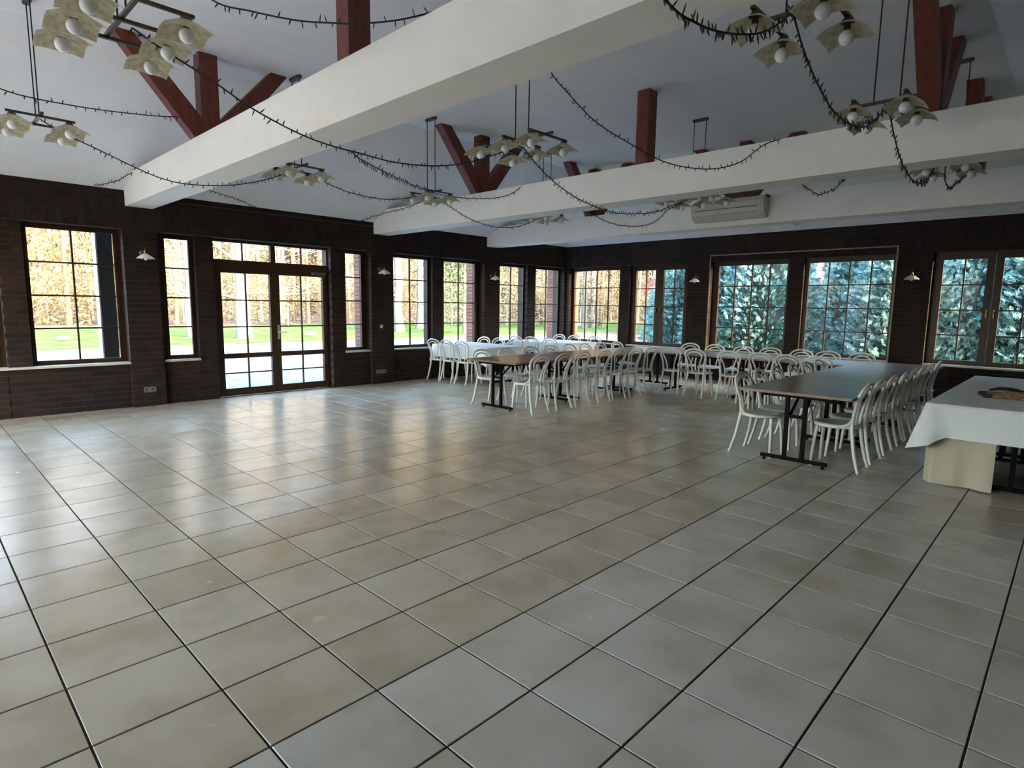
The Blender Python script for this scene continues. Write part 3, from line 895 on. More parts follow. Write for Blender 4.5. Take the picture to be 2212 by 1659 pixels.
def sconce(loc, rz, label):
    """local +x points into the room"""
    root = empty('wall_lamp', loc, rz); tag(root, label, 'wall lamp', 'small wall lamps with fluted glass shades')
    MB().lathe([(0.001, 0.0), (0.048, 0.0), (0.045, 0.012), (0.03, 0.022), (0.001, 0.024)], n=16).build('wall_plate', M['brass'], root).rotation_euler = (0, pi / 2, 0)
    pts = [(0.01, 0, 0.0), (0.05, 0, 0.05), (0.10, 0, 0.075), (0.145, 0, 0.055), (0.155, 0, 0.01)]
    MB().tube(smooth_path(pts, 4), 0.008, 8).build('arm', M['brass'], root)
    MB().lathe([(0.022, 0.0), (0.024, -0.05), (0.02, -0.055)], 0.155, 0, 0.015, 12).build('socket', M['brass'], root)
    # fluted cone shade
    v, f, n_, rows = [], [], 36, 7
    for r in range(rows + 1):
        t = r / rows
        rad = 0.026 + 0.088 * t ** 0.9
        for k in range(n_):
            a = 2 * pi * k / n_
            wob = 1 + 0.06 * t * t * cos(12 * a)
            v.append((0.155 + rad * wob * cos(a), rad * wob * sin(a), -0.02 - 0.072 * t ** 1.25 + 0.006 * t * t * cos(12 * a)))
    for r in range(rows):
        for k in range(n_):
            k2 = (k + 1) % n_
            f.append((r * n_ + k, r * n_ + k2, (r + 1) * n_ + k2, (r + 1) * n_ + k))
    mb = MB(); mb.add(v, f, True); mb.build('glass_shade', M['globe'], root)
    MB().ball((0.155, 0, -0.085), 0.03, 12, 8).build('bulb', M['globe'], root)
    return root
SZ = 2.29
sconce((1.35, YL, SZ), -pi / 2, 'wall lamp beside the eight-pane window, leftmost of all')
sconce((5.46, YL, SZ - 0.015), -pi / 2, 'wall lamp right of the double door above the switch')
sconce((8.50, YL, SZ), -pi / 2, 'wall lamp above the white-clothed tables')
sconce((XR, 4.84, SZ - 0.02), pi, 'wall lamp on the right wall left of the framed windows')
sconce((XR, 0.76, SZ - 0.05), pi, 'wall lamp on the right wall right of the framed windows')

def socket(loc, label, nn=2, cat='socket', parts='socket_face'):
    root = empty('wall_socket' if cat == 'socket' else 'light_switch', loc); tag(root, label, cat)
    w = 0.08
    for k in range(nn):
        c = (k - (nn - 1) / 2) * w
        mb = MB().box(c - w / 2, c + w / 2, -0.010, 0.0, -w / 2, w / 2)
        mb.build('plate', M['plate'], root)
        if cat == 'socket':
            mb = MB().lathe([(0.001, 0.0), (0.021, 0.0), (0.021, 0.004), (0.025, 0.005)], n=14)
            q = mb.build('socket_well', M['plastic_grey'], root, (c, -0.011, 0)); q.rotation_euler = (pi / 2, 0, 0)
        else:
            MB().box(c - 0.025, c + 0.025, -0.016, -0.009, -0.028, 0.028).build('rocker', M['plastic'], root)
socket((1.335, YL - 0.001, 0.255), 'double cream socket low on the brick pier left of door')
socket((5.455, YL - 0.001, 0.245), 'triple cream socket low on the brick pier right of door', 3)
socket((5.47, YL - 0.001, 1.15), 'single light switch on the brick pier right of the door', 1, 'switch')

# ------------------------------------------------------------------ tables
TL, TW, TH = 1.645, 1.08, 0.76
def make_table(name='banquet_table'):
    root = empty(name)
    MB().box(-TL / 2, TL / 2, -TW / 2, TW / 2, TH - 0.026, TH).build('table_top', M['table_top'], root)
    e = MB()
    e.box(-TL / 2 - 0.003, TL / 2 + 0.003, -TW / 2 - 0.003, -TW / 2, TH - 0.027, TH - 0.001); e.box(-TL / 2 - 0.003, TL / 2 + 0.003, TW / 2, TW / 2 + 0.003, TH - 0.027, TH - 0.001)
    e.box(-TL / 2 - 0.003, -TL / 2, -TW / 2, TW / 2, TH - 0.027, TH - 0.001); e.box(TL / 2, TL / 2 + 0.003, -TW / 2, TW / 2, TH - 0.027, TH - 0.001)
    e.build('edge_band', M['edge'], root)
    z = TH - 0.026
    for s in (-1, 1):
        MB().box(-TL / 2 + 0.08, TL / 2 - 0.08, s * 0.33 - 0.015, s * 0.33 + 0.015, z - 0.04, z).build('rail', M['black_steel'], root)
        xx = s * (TL / 2 - 0.15)
        MB().box(xx - 0.015, xx + 0.015, -0.34, 0.34, z - 0.045, z - 0.002).build('rail', M['black_steel'], root)
        for t in (-0.088, 0.088):
            MB().box(xx - 0.016, xx + 0.016, t - 0.02, t + 0.02, 0.06, z - 0.03).build('leg', M['black_steel'], root)
            MB().beam((xx - s * 0.01, t * 0.7, 0.50), (xx - s * 0.30, t * 0.7, z - 0.02), 0.024, 0.012).build('folding_strut', M['black_steel'], root)
        MB().box(xx - 0.012, xx + 0.012, -0.07, 0.07, 0.48, 0.51).build('crossbar', M['black_steel'], root)
        ft = MB().box(xx - 0.02, xx + 0.02, -0.325, 0.325, 0.028, 0.062).build('foot_bar', M['black_steel'], root)
        for t in (-0.29, 0.29):
            MB().lathe([(0.001, 0.0), (0.018, 0.0), (0.018, 0.012), (0.009, 0.014), (0.009, 0.03)], xx, t, 0, 10).build('glide', M['black_steel'], ft)
    remember(root)
    return root
tab0 = make_table()
first = [True]
def table(x, y, rz, label, group):
    o = tab0 if first[0] else copy_tree(tab0)
    first[0] = False
    o.location = (x, y, 0); o.rotation_euler = (0, 0, rz)
    return tag(o, label, 'table', group)
YA, YC, XB = 0.545, 4.935, 9.29
XA = [4.955 + TL / 2 + k * (TL + 0.006) for k in range(3)]
gA = 'bare brown tables set in a horseshoe'
table(XA[0], YA, 0, 'bare brown table at the near end of the right row, dark trestle showing', gA)
table(XA[1], YA, 0, 'bare brown table second in the right row', gA)
table(XA[2], YA, 0, 'bare brown table at the far end of the right row', gA)
table(XA[0], YC, 0, 'bare brown table at the near end of the left row, reflecting windows', gA)
table(XA[1], YC, 0, 'bare brown table second in the left row', gA)
table(XA[2], YC, 0, 'bare brown table at the far end of the left row, by the casement', gA)
table(XB, 3.56, pi / 2, 'bare brown cross table nearer the left row', gA)
table(XB, 1.91, pi / 2, 'bare brown cross table nearer the right row', gA)
gD = 'tables under white cloths'
D1, D2 = (7.28, 7.72), (9.82, 7.74)
table(D1[0], D1[1], pi / 2, 'table under a white cloth in front of the eight-pane window', gD)
table(D2[0], D2[1], pi / 2, 'table under a white cloth in the room corner', gD)
E0 = 5.27
table(E0 + TL / 2, -1.09, 0, 'table under a white cloth at the right edge, near end', gD)
table(E0 + TL * 1.5 + 0.006, -1.09, 0, 'table under a white cloth at the right edge, far end', gD)

def cloth(lx, ly, z, drop, seed, folds=0.012, fall=None, flare=0.05):
    """a cloth over a rectangle lx x ly centred on the origin; hangs by drop, corner points lower"""
    rg = random.Random(seed)
    mb = MB()
    hx, hy = lx / 2, ly / 2
    per = []
    def edge(p, q, n):
        for i in range(n):
            t = i / n
            per.append((p[0] + (q[0] - p[0]) * t, p[1] + (q[1] - p[1]) * t))
    nx, ny = int(lx / 0.06) + 2, int(ly / 0.06) + 2
    edge((-hx, -hy), (hx, -hy), nx); edge((hx, -hy), (hx, hy), ny); edge((hx, hy), (-hx, hy), nx); edge((-hx, hy), (-hx, -hy), ny)
    n = len(per)
    ph = [rg.uniform(0, 6) for _ in range(4)]
    rows = 7
    top = [(x * 0.994, y * 0.994, z + 0.004) for x, y in per]
    v = list(top)
    for r in range(rows + 1):
        t = r / rows
        for i, (x, y) in enumerate(per):
            cxn, cyn = (hx - abs(x)), (hy - abs(y))
            corner = max(0.0, 1 - (cxn + cyn) / 0.16)
            nxv = Vector(((1 if x > 0 else -1) if cxn < 1e-6 else 0, (1 if y > 0 else -1) if cyn < 1e-6 else 0, 0))
            s = i / n * 2 * pi
            wave = folds * t * (sin(s * 9 + ph[0]) + 0.6 * sin(s * 17 + ph[1]) + 0.5 * sin(s * 29 + ph[2]))
            if nxv.length > 1:
                nxv.normalize()
            out = 0.006 + max(-0.004, wave) + flare * t * corner ** 1.2 * 1.3 + 0.012 * t
            d = drop * (1 + 0.42 * corner ** 1.2)
            v.append((x + nxv.x * out, y + nxv.y * out, z + 0.002 - d * t))
    f = []
    for r in range(rows + 1):
        for i in range(n):
            i2 = (i + 1) % n
            f.append((r * n + i, r * n + i2, (r + 1) * n + i2, (r + 1) * n + i))
    mb.add(v, f, True)
    # slightly creased top
    gx, gy = nx, ny
    tv, tf = [], []
    for a in range(gx + 1):
        for b_ in range(gy + 1):
            x, y = (-hx + lx * a / gx) * 0.995, (-hy + ly * b_ / gy) * 0.995
            inner = 0 if a in (0, gx) or b_ in (0, gy) else 1
            cr_ = 0.004 * max(0, 1 - abs((x * 3.1 + 0.2) % 1.0 - 0.5) * 14) + 0.003 * max(0, 1 - abs(y) * 40)
            tv.append((x, y, z + 0.004 + inner * cr_))
    for a in range(gx):
        for b_ in range(gy):
            k = a * (gy + 1) + b_
            tf.append((k, k + gy + 1, k + gy + 2, k + 1))
    mb.add(tv, tf, True)
    return mb
for (c, lb, sd_) in ((D1, 'white cloth hanging over the table by the eight-pane window', 1), (D2, 'white cloth hanging over the corner table', 2)):
    o = cloth(TW + 0.03, TL + 0.03, TH, 0.26, sd_, folds=0.006).build('tablecloth', M['cloth'], None, (c[0], c[1], 0))
    tag(o, lb, 'tablecloth', 'white tablecloths')
EX, EY = E0 + TL + 0.003, -1.09
o = cloth(2 * TL + 0.05, TW + 0.03, TH, 0.30, 5, folds=0.0025, flare=0.11).build('tablecloth', M['cloth'], None, (EX, EY, 0))
tag(o, 'large white cloth with pointed corner over the tables at right edge', 'tablecloth', 'white tablecloths')
# cloth panel hanging to the floor at the near end
mb = MB(); v, f = [], []
nu, nv = 24, 10
for i in range(nu + 1):
    for j in range(nv + 1):
        t, s = i / nu, j / nv
        y = -0.54 - 0.52 * t
        bul = 0.016 * sin(t * 7.0 + 0.5) * s + 0.010 * sin(t * 15 + 1) * s
        x = E0 + 0.035 - bul + 0.02 * s
        if t < 0.12:
            x += (0.12 - t) * 0.9
        v.append((x, y, 0.70 - 0.690 * s))
for i in range(nu):
    for j in range(nv):
        k = i * (nv + 1) + j
        f.append((k, k + 1, k + nv + 2, k + nv + 1))
mb.add(v, f, True)
o = mb.build('table_skirt', M['skirt'])
tag(o, 'cream cloth panel reaching the floor below the right edge tablecloth', 'cloth')

# split log lying on the cloth
lg = empty('split_log', (6.12, -0.88, TH + 0.008), radians(10)); tag(lg, 'brown split log with ragged end lying on the right edge tablecloth', 'log')
mb = MB(); v, f = [], []
rl = random.Random(4)
sec = [(-0.085, 0.0), (-0.095, 0.03), (-0.06, 0.062), (0.0, 0.07), (0.07, 0.06), (0.10, 0.028), (0.09, 0.0)]
st = 14
for i in range(st + 1):
    t = i / st
    k = 0.72 + 0.33 * min(1, t * 3) - 0.1 * max(0, t - 0.9) * 5
    for (a, b_) in sec:
        v.append((a * k + rl.uniform(-0.006, 0.006), -0.62 * t + rl.uniform(-0.004, 0.004), max(0, b_ * k + (rl.uniform(-0.006, 0.006) if b_ else 0))))
m_ = len(sec)
for i in range(st):
    for j in range(m_):
        j2 = (j + 1) % m_
        f.append((i * m_ + j, i * m_ + j2, (i + 1) * m_ + j2, (i + 1) * m_ + j))
f.append(tuple(range(m_ - 1, -1, -1))); f.append(tuple(range(st * m_, st * m_ + m_)))
mb.add(v, f, False); mb.build('wood_body', M['log'], lg)
mb = MB()
for (p, r) in (((-0.06, 0.02, 0.018), 0.020), ((-0.02, 0.05, 0.035), 0.022), ((0.05, 0.03, 0.02), 0.018)):
    mb.tube([(p[0], p[1] - 0.06, p[2]), (p[0], p[1], p[2]), (p[0] + 0.004, p[1] + 0.018, p[2])], [r, r, r * 0.6], 8)
mb.build('ragged_end', M['bark_dark'], lg)
mb = MB(); mb.tube([(0.05, -0.02, 0.066), (0.065, -0.10, 0.085), (0.06, -0.20, 0.083), (0.07, -0.30, 0.066)], [0.008, 0.018, 0.018, 0.006], 7); mb.build('bark_strip', M['bark_dark'], lg)

# ------------------------------------------------------------------ chairs (local +x is the sitter's forward)
def make_chair():
    root = empty('bentwood_chair')
    R = 0.205
    # seat: slightly dished disc, a little deeper than wide
    prof = [(0.001, 0.450), (0.10, 0.452), (0.165, 0.457), (0.19, 0.461), (0.200, 0.458), (0.203, 0.447), (0.19, 0.438), (0.001, 0.436)]
    MB().lathe(prof, 0.01, 0, 0, 28).build('seat', M['resin'], root)
    ring = [(0.01 + R * cos(a), R * 0.98 * sin(a), 0.440) for a in [2 * pi * k / 32 for k in range(32)]]
    MB().tube(ring, 0.017, 8, closed=True).build('seat_ring', M['resin'], root)
    for s in (-1, 1):
        fl_ = [(0.165, s * 0.115, 0.435), (0.178, s * 0.130, 0.33), (0.188, s * 0.148, 0.16), (0.196, s * 0.160, 0.0)]
        MB().tube(smooth_path(fl_, 4), [0.019] * 5 + [0.0175] * 4 + [0.0155] * 4, 8).build('leg', M['resin'], root)
        rl_ = [(-0.155, s * 0.150, 0.46), (-0.168, s * 0.157, 0.36), (-0.190, s * 0.168, 0.22), (-0.222, s * 0.178, 0.09), (-0.250, s * 0.186, 0.0)]
        MB().tube(smooth_path(rl_, 4), [0.0185] * 8 + [0.017] * 5 + [0.0155] * 4, 8).build('leg', M['resin'], root)
        br = [(-0.157, s * 0.156, 0.545), (-0.135, s * 0.165, 0.485), (-0.085, s * 0.185, 0.452), (-0.02, s * 0.197, 0.444)]
        MB().tube(smooth_path(br, 4), [0.010] * 3 + [0.014] * 10, 7).build('side_bracket', M['resin'], root)
    def loop(w_bot, w_mid, w_top, z_sh, z_top, x0, r):
        L = []
        zz = [0.455, 0.54, 0.62, 0.70, z_sh]
        ww = [w_bot, w_bot + (w_mid - w_bot) * 0.35, w_mid, w_mid + (w_top - w_mid) * 0.6, w_top]
        def bx(z):
            t = (z - 0.455) / 0.42
            return x0 - 0.010 * t - 0.085 * t * t
        for z, w in zip(zz, ww):
            L.append((bx(z), w, z))
        for k in range(1, 8):
            a = pi * k / 8
            z = z_sh + (z_top - z_sh) * sin(a)
            L.append((bx(z), w_top * cos(a), z))
        for z, w in reversed(list(zip(zz, ww))):
            L.append((bx(z), -w, z))
        return smooth_path(L, 3)
    MB().tube(loop(0.150, 0.165, 0.198, 0.765, 0.875, -0.155, 0.016), 0.0155, 8).build('back_hoop', M['resin'], root)
    MB().tube(loop(0.062, 0.088, 0.138, 0.745, 0.825, -0.170, 0.013), 0.0130, 8).build('inner_hoop', M['resin'], root)
    remember(root)
    return root
chair0 = make_chair()
cfirst = [True]
def chair(x, y, rz, label, group):
    o = chair0 if cfirst[0] else copy_tree(chair0)
    cfirst[0] = False
    o.location = (x, y, 0)
    o.rotation_euler = (0, 0, rz + rng.uniform(-0.05, 0.05))
    return tag(o, label, 'chair', group)
ORD = ['first', 'second', 'third', 'fourth', 'fifth', 'sixth', 'seventh', 'eighth']
NX = 0.23
gC = 'white bentwood-style chairs around the bare tables'
for k, x in enumerate((5.345, 5.865, 6.40, 7.02, 7.50, 8.05, 8.62, 9.22)):
    chair(x, -0.03 + NX, pi / 2, 'white hoop-back chair, %s from camera on near side of right table row' % ORD[k], gC)
for k, x in enumerate((5.32, 5.83, 6.36, 6.93, 7.45, 7.98)):
    chair(x, 1.215 - NX, -pi / 2, 'white hoop-back chair, %s from camera on inner side of right table row' % ORD[k], gC)
for k, x in enumerate((5.30, 5.85, 6.33, 6.91, 7.38, 7.89, 8.41)):
    chair(x, 4.215 + NX, pi / 2, 'white hoop-back chair, %s from camera on inner side of left table row' % ORD[k], gC)
for k, x in enumerate((5.33, 5.90, 6.50, 7.05, 7.60, 8.12, 8.62, 9.20)):
    chair(x, 5.53 - NX, -pi / 2, 'white hoop-back chair, %s from camera on window side of left table row' % ORD[k], gC)
for k, y in enumerate((3.96, 3.45, 2.84, 2.30, 1.86, 1.42)):
    chair(8.60 + NX, y, 0, 'white hoop-back chair, %s from left along inner side of cross tables' % ORD[k], gC)
for k, y in enumerate((4.32, 3.80, 3.22, 2.70, 2.15, 1.70, 1.18)):
    chair(10.12 - NX, y, pi, 'white hoop-back chair, %s from left between cross tables and right wall' % ORD[k], gC)
gW = 'white bentwood-style chairs at the clothed tables'
for k, y in enumerate((8.36, 7.93, 7.47)):
    chair(6.575 + NX, y, 0, 'white hoop-back chair, %s from window wall on near side of first clothed table' % ORD[k], gW)
for k, y in enumerate((8.40, 7.93, 7.42)):
    chair(8.10 - NX, y, pi, 'white hoop-back chair, %s from window wall on far side of first clothed table' % ORD[k], gW)
for k, y in enumerate((8.36, 7.86, 7.28)):
    chair(9.10 + NX, y, 0, 'white hoop-back chair, %s from window wall on near side of corner table' % ORD[k], gW)
for k, y in enumerate((8.28, 7.78, 7.16)):
    chair(10.66 - NX, y, pi, 'white hoop-back chair, %s from window wall on far side of corner table' % ORD[k], gW)

# ------------------------------------------------------------------ outdoors
GZ = -0.15
tag(MB().box(-14, 26, 9.02, 24, GZ - 0.1, GZ).build('paving_ground', M['paving']), 'pale paved yard outside the glazed door', 'paving', kind='structure')
tag(MB().box(-90, 60, 24, 46, GZ - 0.12, GZ - 0.01).build('lawn_ground', M['lawn']), 'strip of green lawn beyond the paved yard', 'lawn', kind='structure')
tag(MB().box(-90, 110, 46, 120, GZ - 0.14, GZ - 0.02).build('forest_ground', M['litter']), 'leaf-covered forest floor beyond the lawn', 'ground', kind='structure')
tag(MB().box(26, 110, -40, 46, GZ - 0.16, GZ - 0.04).build('side_ground', M['litter']), 'leaf-covered ground past the conifers', 'ground', kind='structure')
tag(MB().box(XR + 0.45, 26, -40, 9.02, GZ - 0.16, GZ - 0.03).build('hedge_ground', M['lawn']), 'grass strip below the conifers', 'ground', kind='structure')
tag(MB().box(-60, XR + 0.45, -40, YN - 0.3, GZ - 0.16, GZ - 0.03).build('near_ground', M['lawn']), 'grass on the near side of the building', 'ground', kind='structure')
tag(MB().box(-60, XL - 0.3, YN - 0.3, 24, GZ - 0.17, GZ - 0.05).build('rear_ground', M['gravel']), 'grey gravel behind the hall', 'ground', kind='structure')

def tube_branch(mb, p, d, L, r, rg, depth, bend=0.25):
    pts, rr = [Vector(p)], [r]
    n = 4 if depth > 0 else 3
    q, dd = Vector(p), Vector(d).normalized()
    for i in range(n):
        dd = (dd + Vector((rg.uniform(-bend, bend), rg.uniform(-bend, bend), rg.uniform(-bend * 0.5, bend)))).normalized()
        q = q + dd * (L / n)
        pts.append(q.copy()); rr.append(r * (1 - 0.8 * (i + 1) / n))
    mb.tube(pts, rr, 4 if r > 0.03 else 3, caps=False)
    if depth > 0:
        for k in range(rg.randint(3, 5)):
            i = rg.randint(1, n)
            nd = (dd + Vector((rg.uniform(-1, 1), rg.uniform(-1, 1), rg.uniform(-0.5, 0.8)))).normalized()
            tube_branch(mb, pts[i], nd, L * rg.uniform(0.4, 0.65), max(rr[i] * 0.6, 0.008), rg, depth - 1, bend)
    return pts[-1]

def tree_meshes(seed, H, r0, n_br, low, leaves, lean=0.02, brL=3.0):
    rg = random.Random(seed)
    tr_ = MB()
    pts, rr, q = [], [], Vector((0, 0, 0))
    n = 12
    for i in range(n + 1):
        t = i / n
        pts.append(Vector((q.x, q.y, H * t)))
        rr.append(r0 * (1.25 if i == 0 else 1.0) * (1 - 0.62 * t))
        q += Vector((rg.uniform(-1, 1), rg.uniform(-1, 1), 0)) * lean * H / n * 2
    tr_.tube(pts, rr, 9)
    br_ = MB()
    tips = []
    for k in range(n_br):
        t = low + (0.95 - low) * rg.random() ** 1.3
        i = min(int(t * n), n - 1)
        p = pts[i].lerp(pts[i + 1], t * n - i)
        a = rg.uniform(0, 2 * pi)
        d = Vector((cos(a), sin(a), rg.uniform(-0.15, 0.7)))
        tips.append(tube_branch(br_, p, d, brL * rg.uniform(0.6, 1.2) * (1 - 0.4 * t), r0 * 0.20 * (1 - 0.5 * t) + 0.012, rg, 2))
    lf = MB()
    for k in range(leaves):
        p = tips[rg.randrange(len(tips))] if tips else Vector((0, 0, H * 0.5))
        c = p + Vector((rg.gauss(0, 0.7), rg.gauss(0, 0.7), rg.gauss(0, 0.6)))
        e1 = Vector((rg.uniform(-1, 1), rg.uniform(-1, 1), rg.uniform(-1, 1))).normalized() * rg.uniform(0.05, 0.10)
        e2 = e1.orthogonal().normalized() * rg.uniform(0.04, 0.07)
        lf.add([tuple(c - e1), tuple(c + e2), tuple(c + e1), tuple(c - e2)], [(0, 1, 2, 3)])
    return tr_, br_, lf

def tree_kind(name, bark, seed, H, r0, n_br, low, leaves, leafmat, lean=0.02, brL=3.0):
    a, b_, c = tree_meshes(seed, H, r0, n_br, low, leaves, lean, brL)
    ma, mb_, mc = a.mesh('trunk'), b_.mesh('branches'), c.mesh('foliage')
    ma.materials.append(M[bark]); mb_.materials.append(M['twig']); mc.materials.append(M[leafmat])
    return (name, ma, mb_, mc if leaves else None)
K_OAK = tree_kind('leafless_tree', 'pale_bark', 1, 17, 0.33, 26, 0.10, 900, 'dry_leaf', 0.03, 4.5)
K_OAK2 = tree_kind('leafless_tree', 'pale_bark', 2, 16, 0.24, 22, 0.12, 700, 'dry_leaf', 0.04, 3.8)
K_PINE = tree_kind('forest_pine', 'pine_bark', 3, 19, 0.19, 12, 0.30, 300, 'dry_leaf', 0.012, 2.2)
K_PINE2 = tree_kind('forest_pine', 'pine_bark', 4, 18, 0.15, 14, 0.22, 500, 'dry_leaf', 0.018, 2.2)
K_BIRCH = tree_kind('pale_birch', 'pale_bark', 5, 15, 0.14, 16, 0.16, 500, 'dry_leaf', 0.02, 2.5)
K_BUSH = tree_kind('twiggy_bush', 'pale_bark', 6, 3.2, 0.05, 34, 0.02, 500, 'dry_leaf', 0.05, 2.4)
K_GREEN = tree_kind('green_tree', 'pale_bark', 8, 7.5, 0.14, 40, 0.12, 9000, 'green_leaf', 0.03, 2.3)
def plant(kind, x, y, sc, rz, label, group, cat='tree'):
    nm, ma, mb_, mc = kind
    root = empty(nm, (x, y, GZ - 0.03), rz); root.scale = (sc, sc, sc)
    tag(root, label, cat, group)
    link('trunk', ma, None, root); link('branches', mb_, None, root)
    if mc:
        link('foliage', mc, None, root, kind='stuff')
gF = 'trees of the wood outside'
plant(K_OAK, 10.6, 28.2, 1.0, 0.3, 'thick pale tree on the lawn seen through the left door leaf', gF)
plant(K_OAK2, 9.0, 30.5, 1.0, 2.0, 'pale leafless tree behind the thick one at the double door', gF)
plant(K_OAK2, 21.2, 30.2, 1.15, 1.1, 'pale trunk filling the left half of the window past second wall lamp', gF)
plant(K_OAK, 26.2, 34.6, 1.0, 2.2, 'grey trunk in the right half of the window past second wall lamp', gF)
plant(K_GREEN, 23.6, 26.6, 0.9, 0.5, 'green leafy tree behind the window of the first clothed table', gF)
plant(K_BIRCH, 33.0, 27.5, 1.3, 0.9, 'pale birch behind the window after third wall lamp', gF)
plant(K_BIRCH, 37.5, 27.8, 1.5, 2.9, 'pale birch left of centre in the corner woodland window', gF)
plant(K_OAK2, 41.0, 29.5, 1.1, 1.9, 'grey trunk in the middle of the corner woodland window', gF)
plant(K_OAK, 8.6, 62.0, 1.0, 4.0, 'branchy leafless tree filling the top of the leftmost full window', gF)
plant(K_BUSH, 3.4, 52.0, 2.6, 1.0, 'tall twiggy thicket at the left side of the leftmost full window', gF)
plant(K_BUSH, 6.4, 55.0, 2.8, 3.0, 'tall twiggy thicket in the middle of the leftmost full window', gF)
plant(K_BUSH, 9.6, 57.0, 2.6, 5.0, 'tall twiggy thicket at the right side of the leftmost full window', gF)
rf = random.Random(11)
kinds = [K_PINE, K_PINE2, K_PINE, K_OAK2, K_BIRCH, K_PINE2]
n_t = 0
spots = []
tries = 0
while n_t < 170 and tries < 4000:
    tries += 1
    ang = rf.uniform(radians(14), radians(100))
    dist = rf.uniform(50, 85)
    x, y = CAM.x + dist * cos(ang), CAM.y + dist * sin(ang)
    if any((x - a) ** 2 + (y - b_) ** 2 < 3.2 for a, b_ in spots):
        continue
    spots.append((x, y)); n_t += 1
    plant(kinds[n_t % 6], x, y, rf.uniform(0.85, 1.2), rf.uniform(0, 6), 'slender trunk standing in the sunlit wood beyond the lawn', 'slender trunks of the sunlit wood')
for k in range(46):
    ang = radians(16 + 70 * (k + rf.random()) / 46)
    dist = rf.uniform(48, 66)
    plant(K_BUSH, CAM.x + dist * cos(ang), CAM.y + dist * sin(ang), rf.uniform(0.7, 1.3), rf.uniform(0, 6), 'twiggy bush at the foot of the sunlit wood', 'twiggy bushes at the wood edge', 'bush')
# the far wood closes the view
mb = MB(); v, f = [], []
rr_ = random.Random(3)
nseg = 150
for i in range(nseg + 1):
    a = radians(2 + 125 * i / nseg)
    d_ = 88 + rr_.uniform(-3, 3)
    hgt = 34 + rr_.uniform(-4, 5)
    v += [(CAM.x + d_ * cos(a), CAM.y + d_ * sin(a), -0.5), (CAM.x + (d_ + 6) * cos(a), CAM.y + (d_ + 6) * sin(a), hgt), (CAM.x + (d_ + 14) * cos(a), CAM.y + (d_ + 14) * sin(a), -0.5)]
for i in range(nseg):
    for j in range(2):
        f.append((i * 3 + j, i * 3 + 3 + j, i * 3 + 4 + j, i * 3 + 1 + j))
mb.add(v, f, False)
tag(mb.build('far_forest', M['hill']), 'brown mass of the distant wood', 'forest', kind='stuff')

# fence posts and wire along the wood edge
def fence(pts, label, h=1.7, wires=4):
    root = empty('wire_fence', (pts[0][0], pts[0][1], GZ)); tag(root, label, 'fence')
    b0 = Vector((pts[0][0], pts[0][1], 0))
    for i in range(len(pts)):
        p = Vector((pts[i][0], pts[i][1], 0)) - b0
        MB().tube([(p.x, p.y, -0.05), (p.x, p.y, h)], 0.05, 6).build('fence_post', M['white_post'], root)
    w = MB()
    for k in range(wires):
        z = h * (k + 0.7) / wires
        w.tube([(p[0] - b0.x, p[1] - b0.y, z) for p in pts], 0.012, 4)
    w.build('wires', M['grey_post'], root)
fence([(9.5 + 2.6 * k, 46.5 - 0.85 * k) for k in range(15)], 'wire fence on pale posts along the wood behind the door')
gp = empty('goal_frame', (4.0, 62.5, GZ)); tag(gp, 'white tube frame standing on the grass in the leftmost full window', 'frame')
for x in (0, 1.9, 3.8, 7.0):
    MB().tube([(x, 0, 0), (x, 0, 3.0)], 0.07, 6).build('upright', M['white_post'], gp)
for z in (2.1, 3.0):
    MB().tube([(-3, 0, z), (7.0, 0, z)], 0.07, 6).build('crossbar', M['white_post'], gp)
for (x, y, s, lb) in ((3.6, 29.8, 0.18, 'pale boulder at the lawn edge in the leftmost full window'), (14.2, 28.6, 0.24, 'pale boulder at the lawn edge seen through right door leaf'), (17.2, 27.5, 0.24, 'pale boulder seen through the narrow window past the door')):
    rb = random.Random(int(x * 10)); mb = MB(); mb.ball((0, 0, 0), 1.0, 10, 7)
    mb.v = [(a * 1.25 * rb.uniform(0.9, 1.1), b_ * rb.uniform(0.9, 1.1), max(-0.2, c * 0.62 * rb.uniform(0.85, 1.15))) for a, b_, c in mb.v]
    o = mb.build('boulder', M['stone'], None, (x, y, GZ + 0.1)); o.scale = (s, s, s); tag(o, lb, 'rock')
pl = empty('outdoor_post', (1.03, 9.42, GZ)); tag(pl, 'dark grey square post right outside the leftmost full window', 'post')
MB().box(-0.10, 0.10, -0.10, 0.10, 0, 3.2).build('shaft', M['grey_post'], pl)
MB().box(-0.118, -0.10, -0.11, 0.11, 0, 3.2).build('edge_strip', M['white_post'], pl)
for k, (x, y) in enumerate(((12.3, 9.5), (12.75, 9.6))):
    o = MB().tube([(0, 0, 0), (0, 0, 4.2)], 0.055, 10).build('downpipe', M['white_post'], None, (x, y, GZ))
    tag(o, 'white outdoor pole, %s of two beyond the corner windows' % ('left' if k == 0 else 'right'), 'pole', 'white poles outside the corner')

# brick pilasters on the outer face, seen through the panes
PB = None
for x0, lb in ((5.255, 'outer brick pilaster showing at the edge of narrow window past door'), (8.295, 'outer brick pilaster at the edge of first clothed table window'), (11.27, 'outer brick pilaster at the edge of the corner window')):
    root = empty('brick_pilaster', (x0, 8.93, GZ)); tag(root, lb, 'pilaster', 'outer brick pilasters')
    MB().box(0.006, 0.50, 0.0, 0.314, 0, 3.2).build('mortar_core', M['mortar'], root)
    if PB is None:
        PB = MB().box(0, 0.505, 0.0, 0.32, 0.005, 0.078).mesh('brick'); PB.materials.append(M['brick_out'])
    for k in range(38):
        link('brick', PB, None, root, (0, 0, k * 0.083))
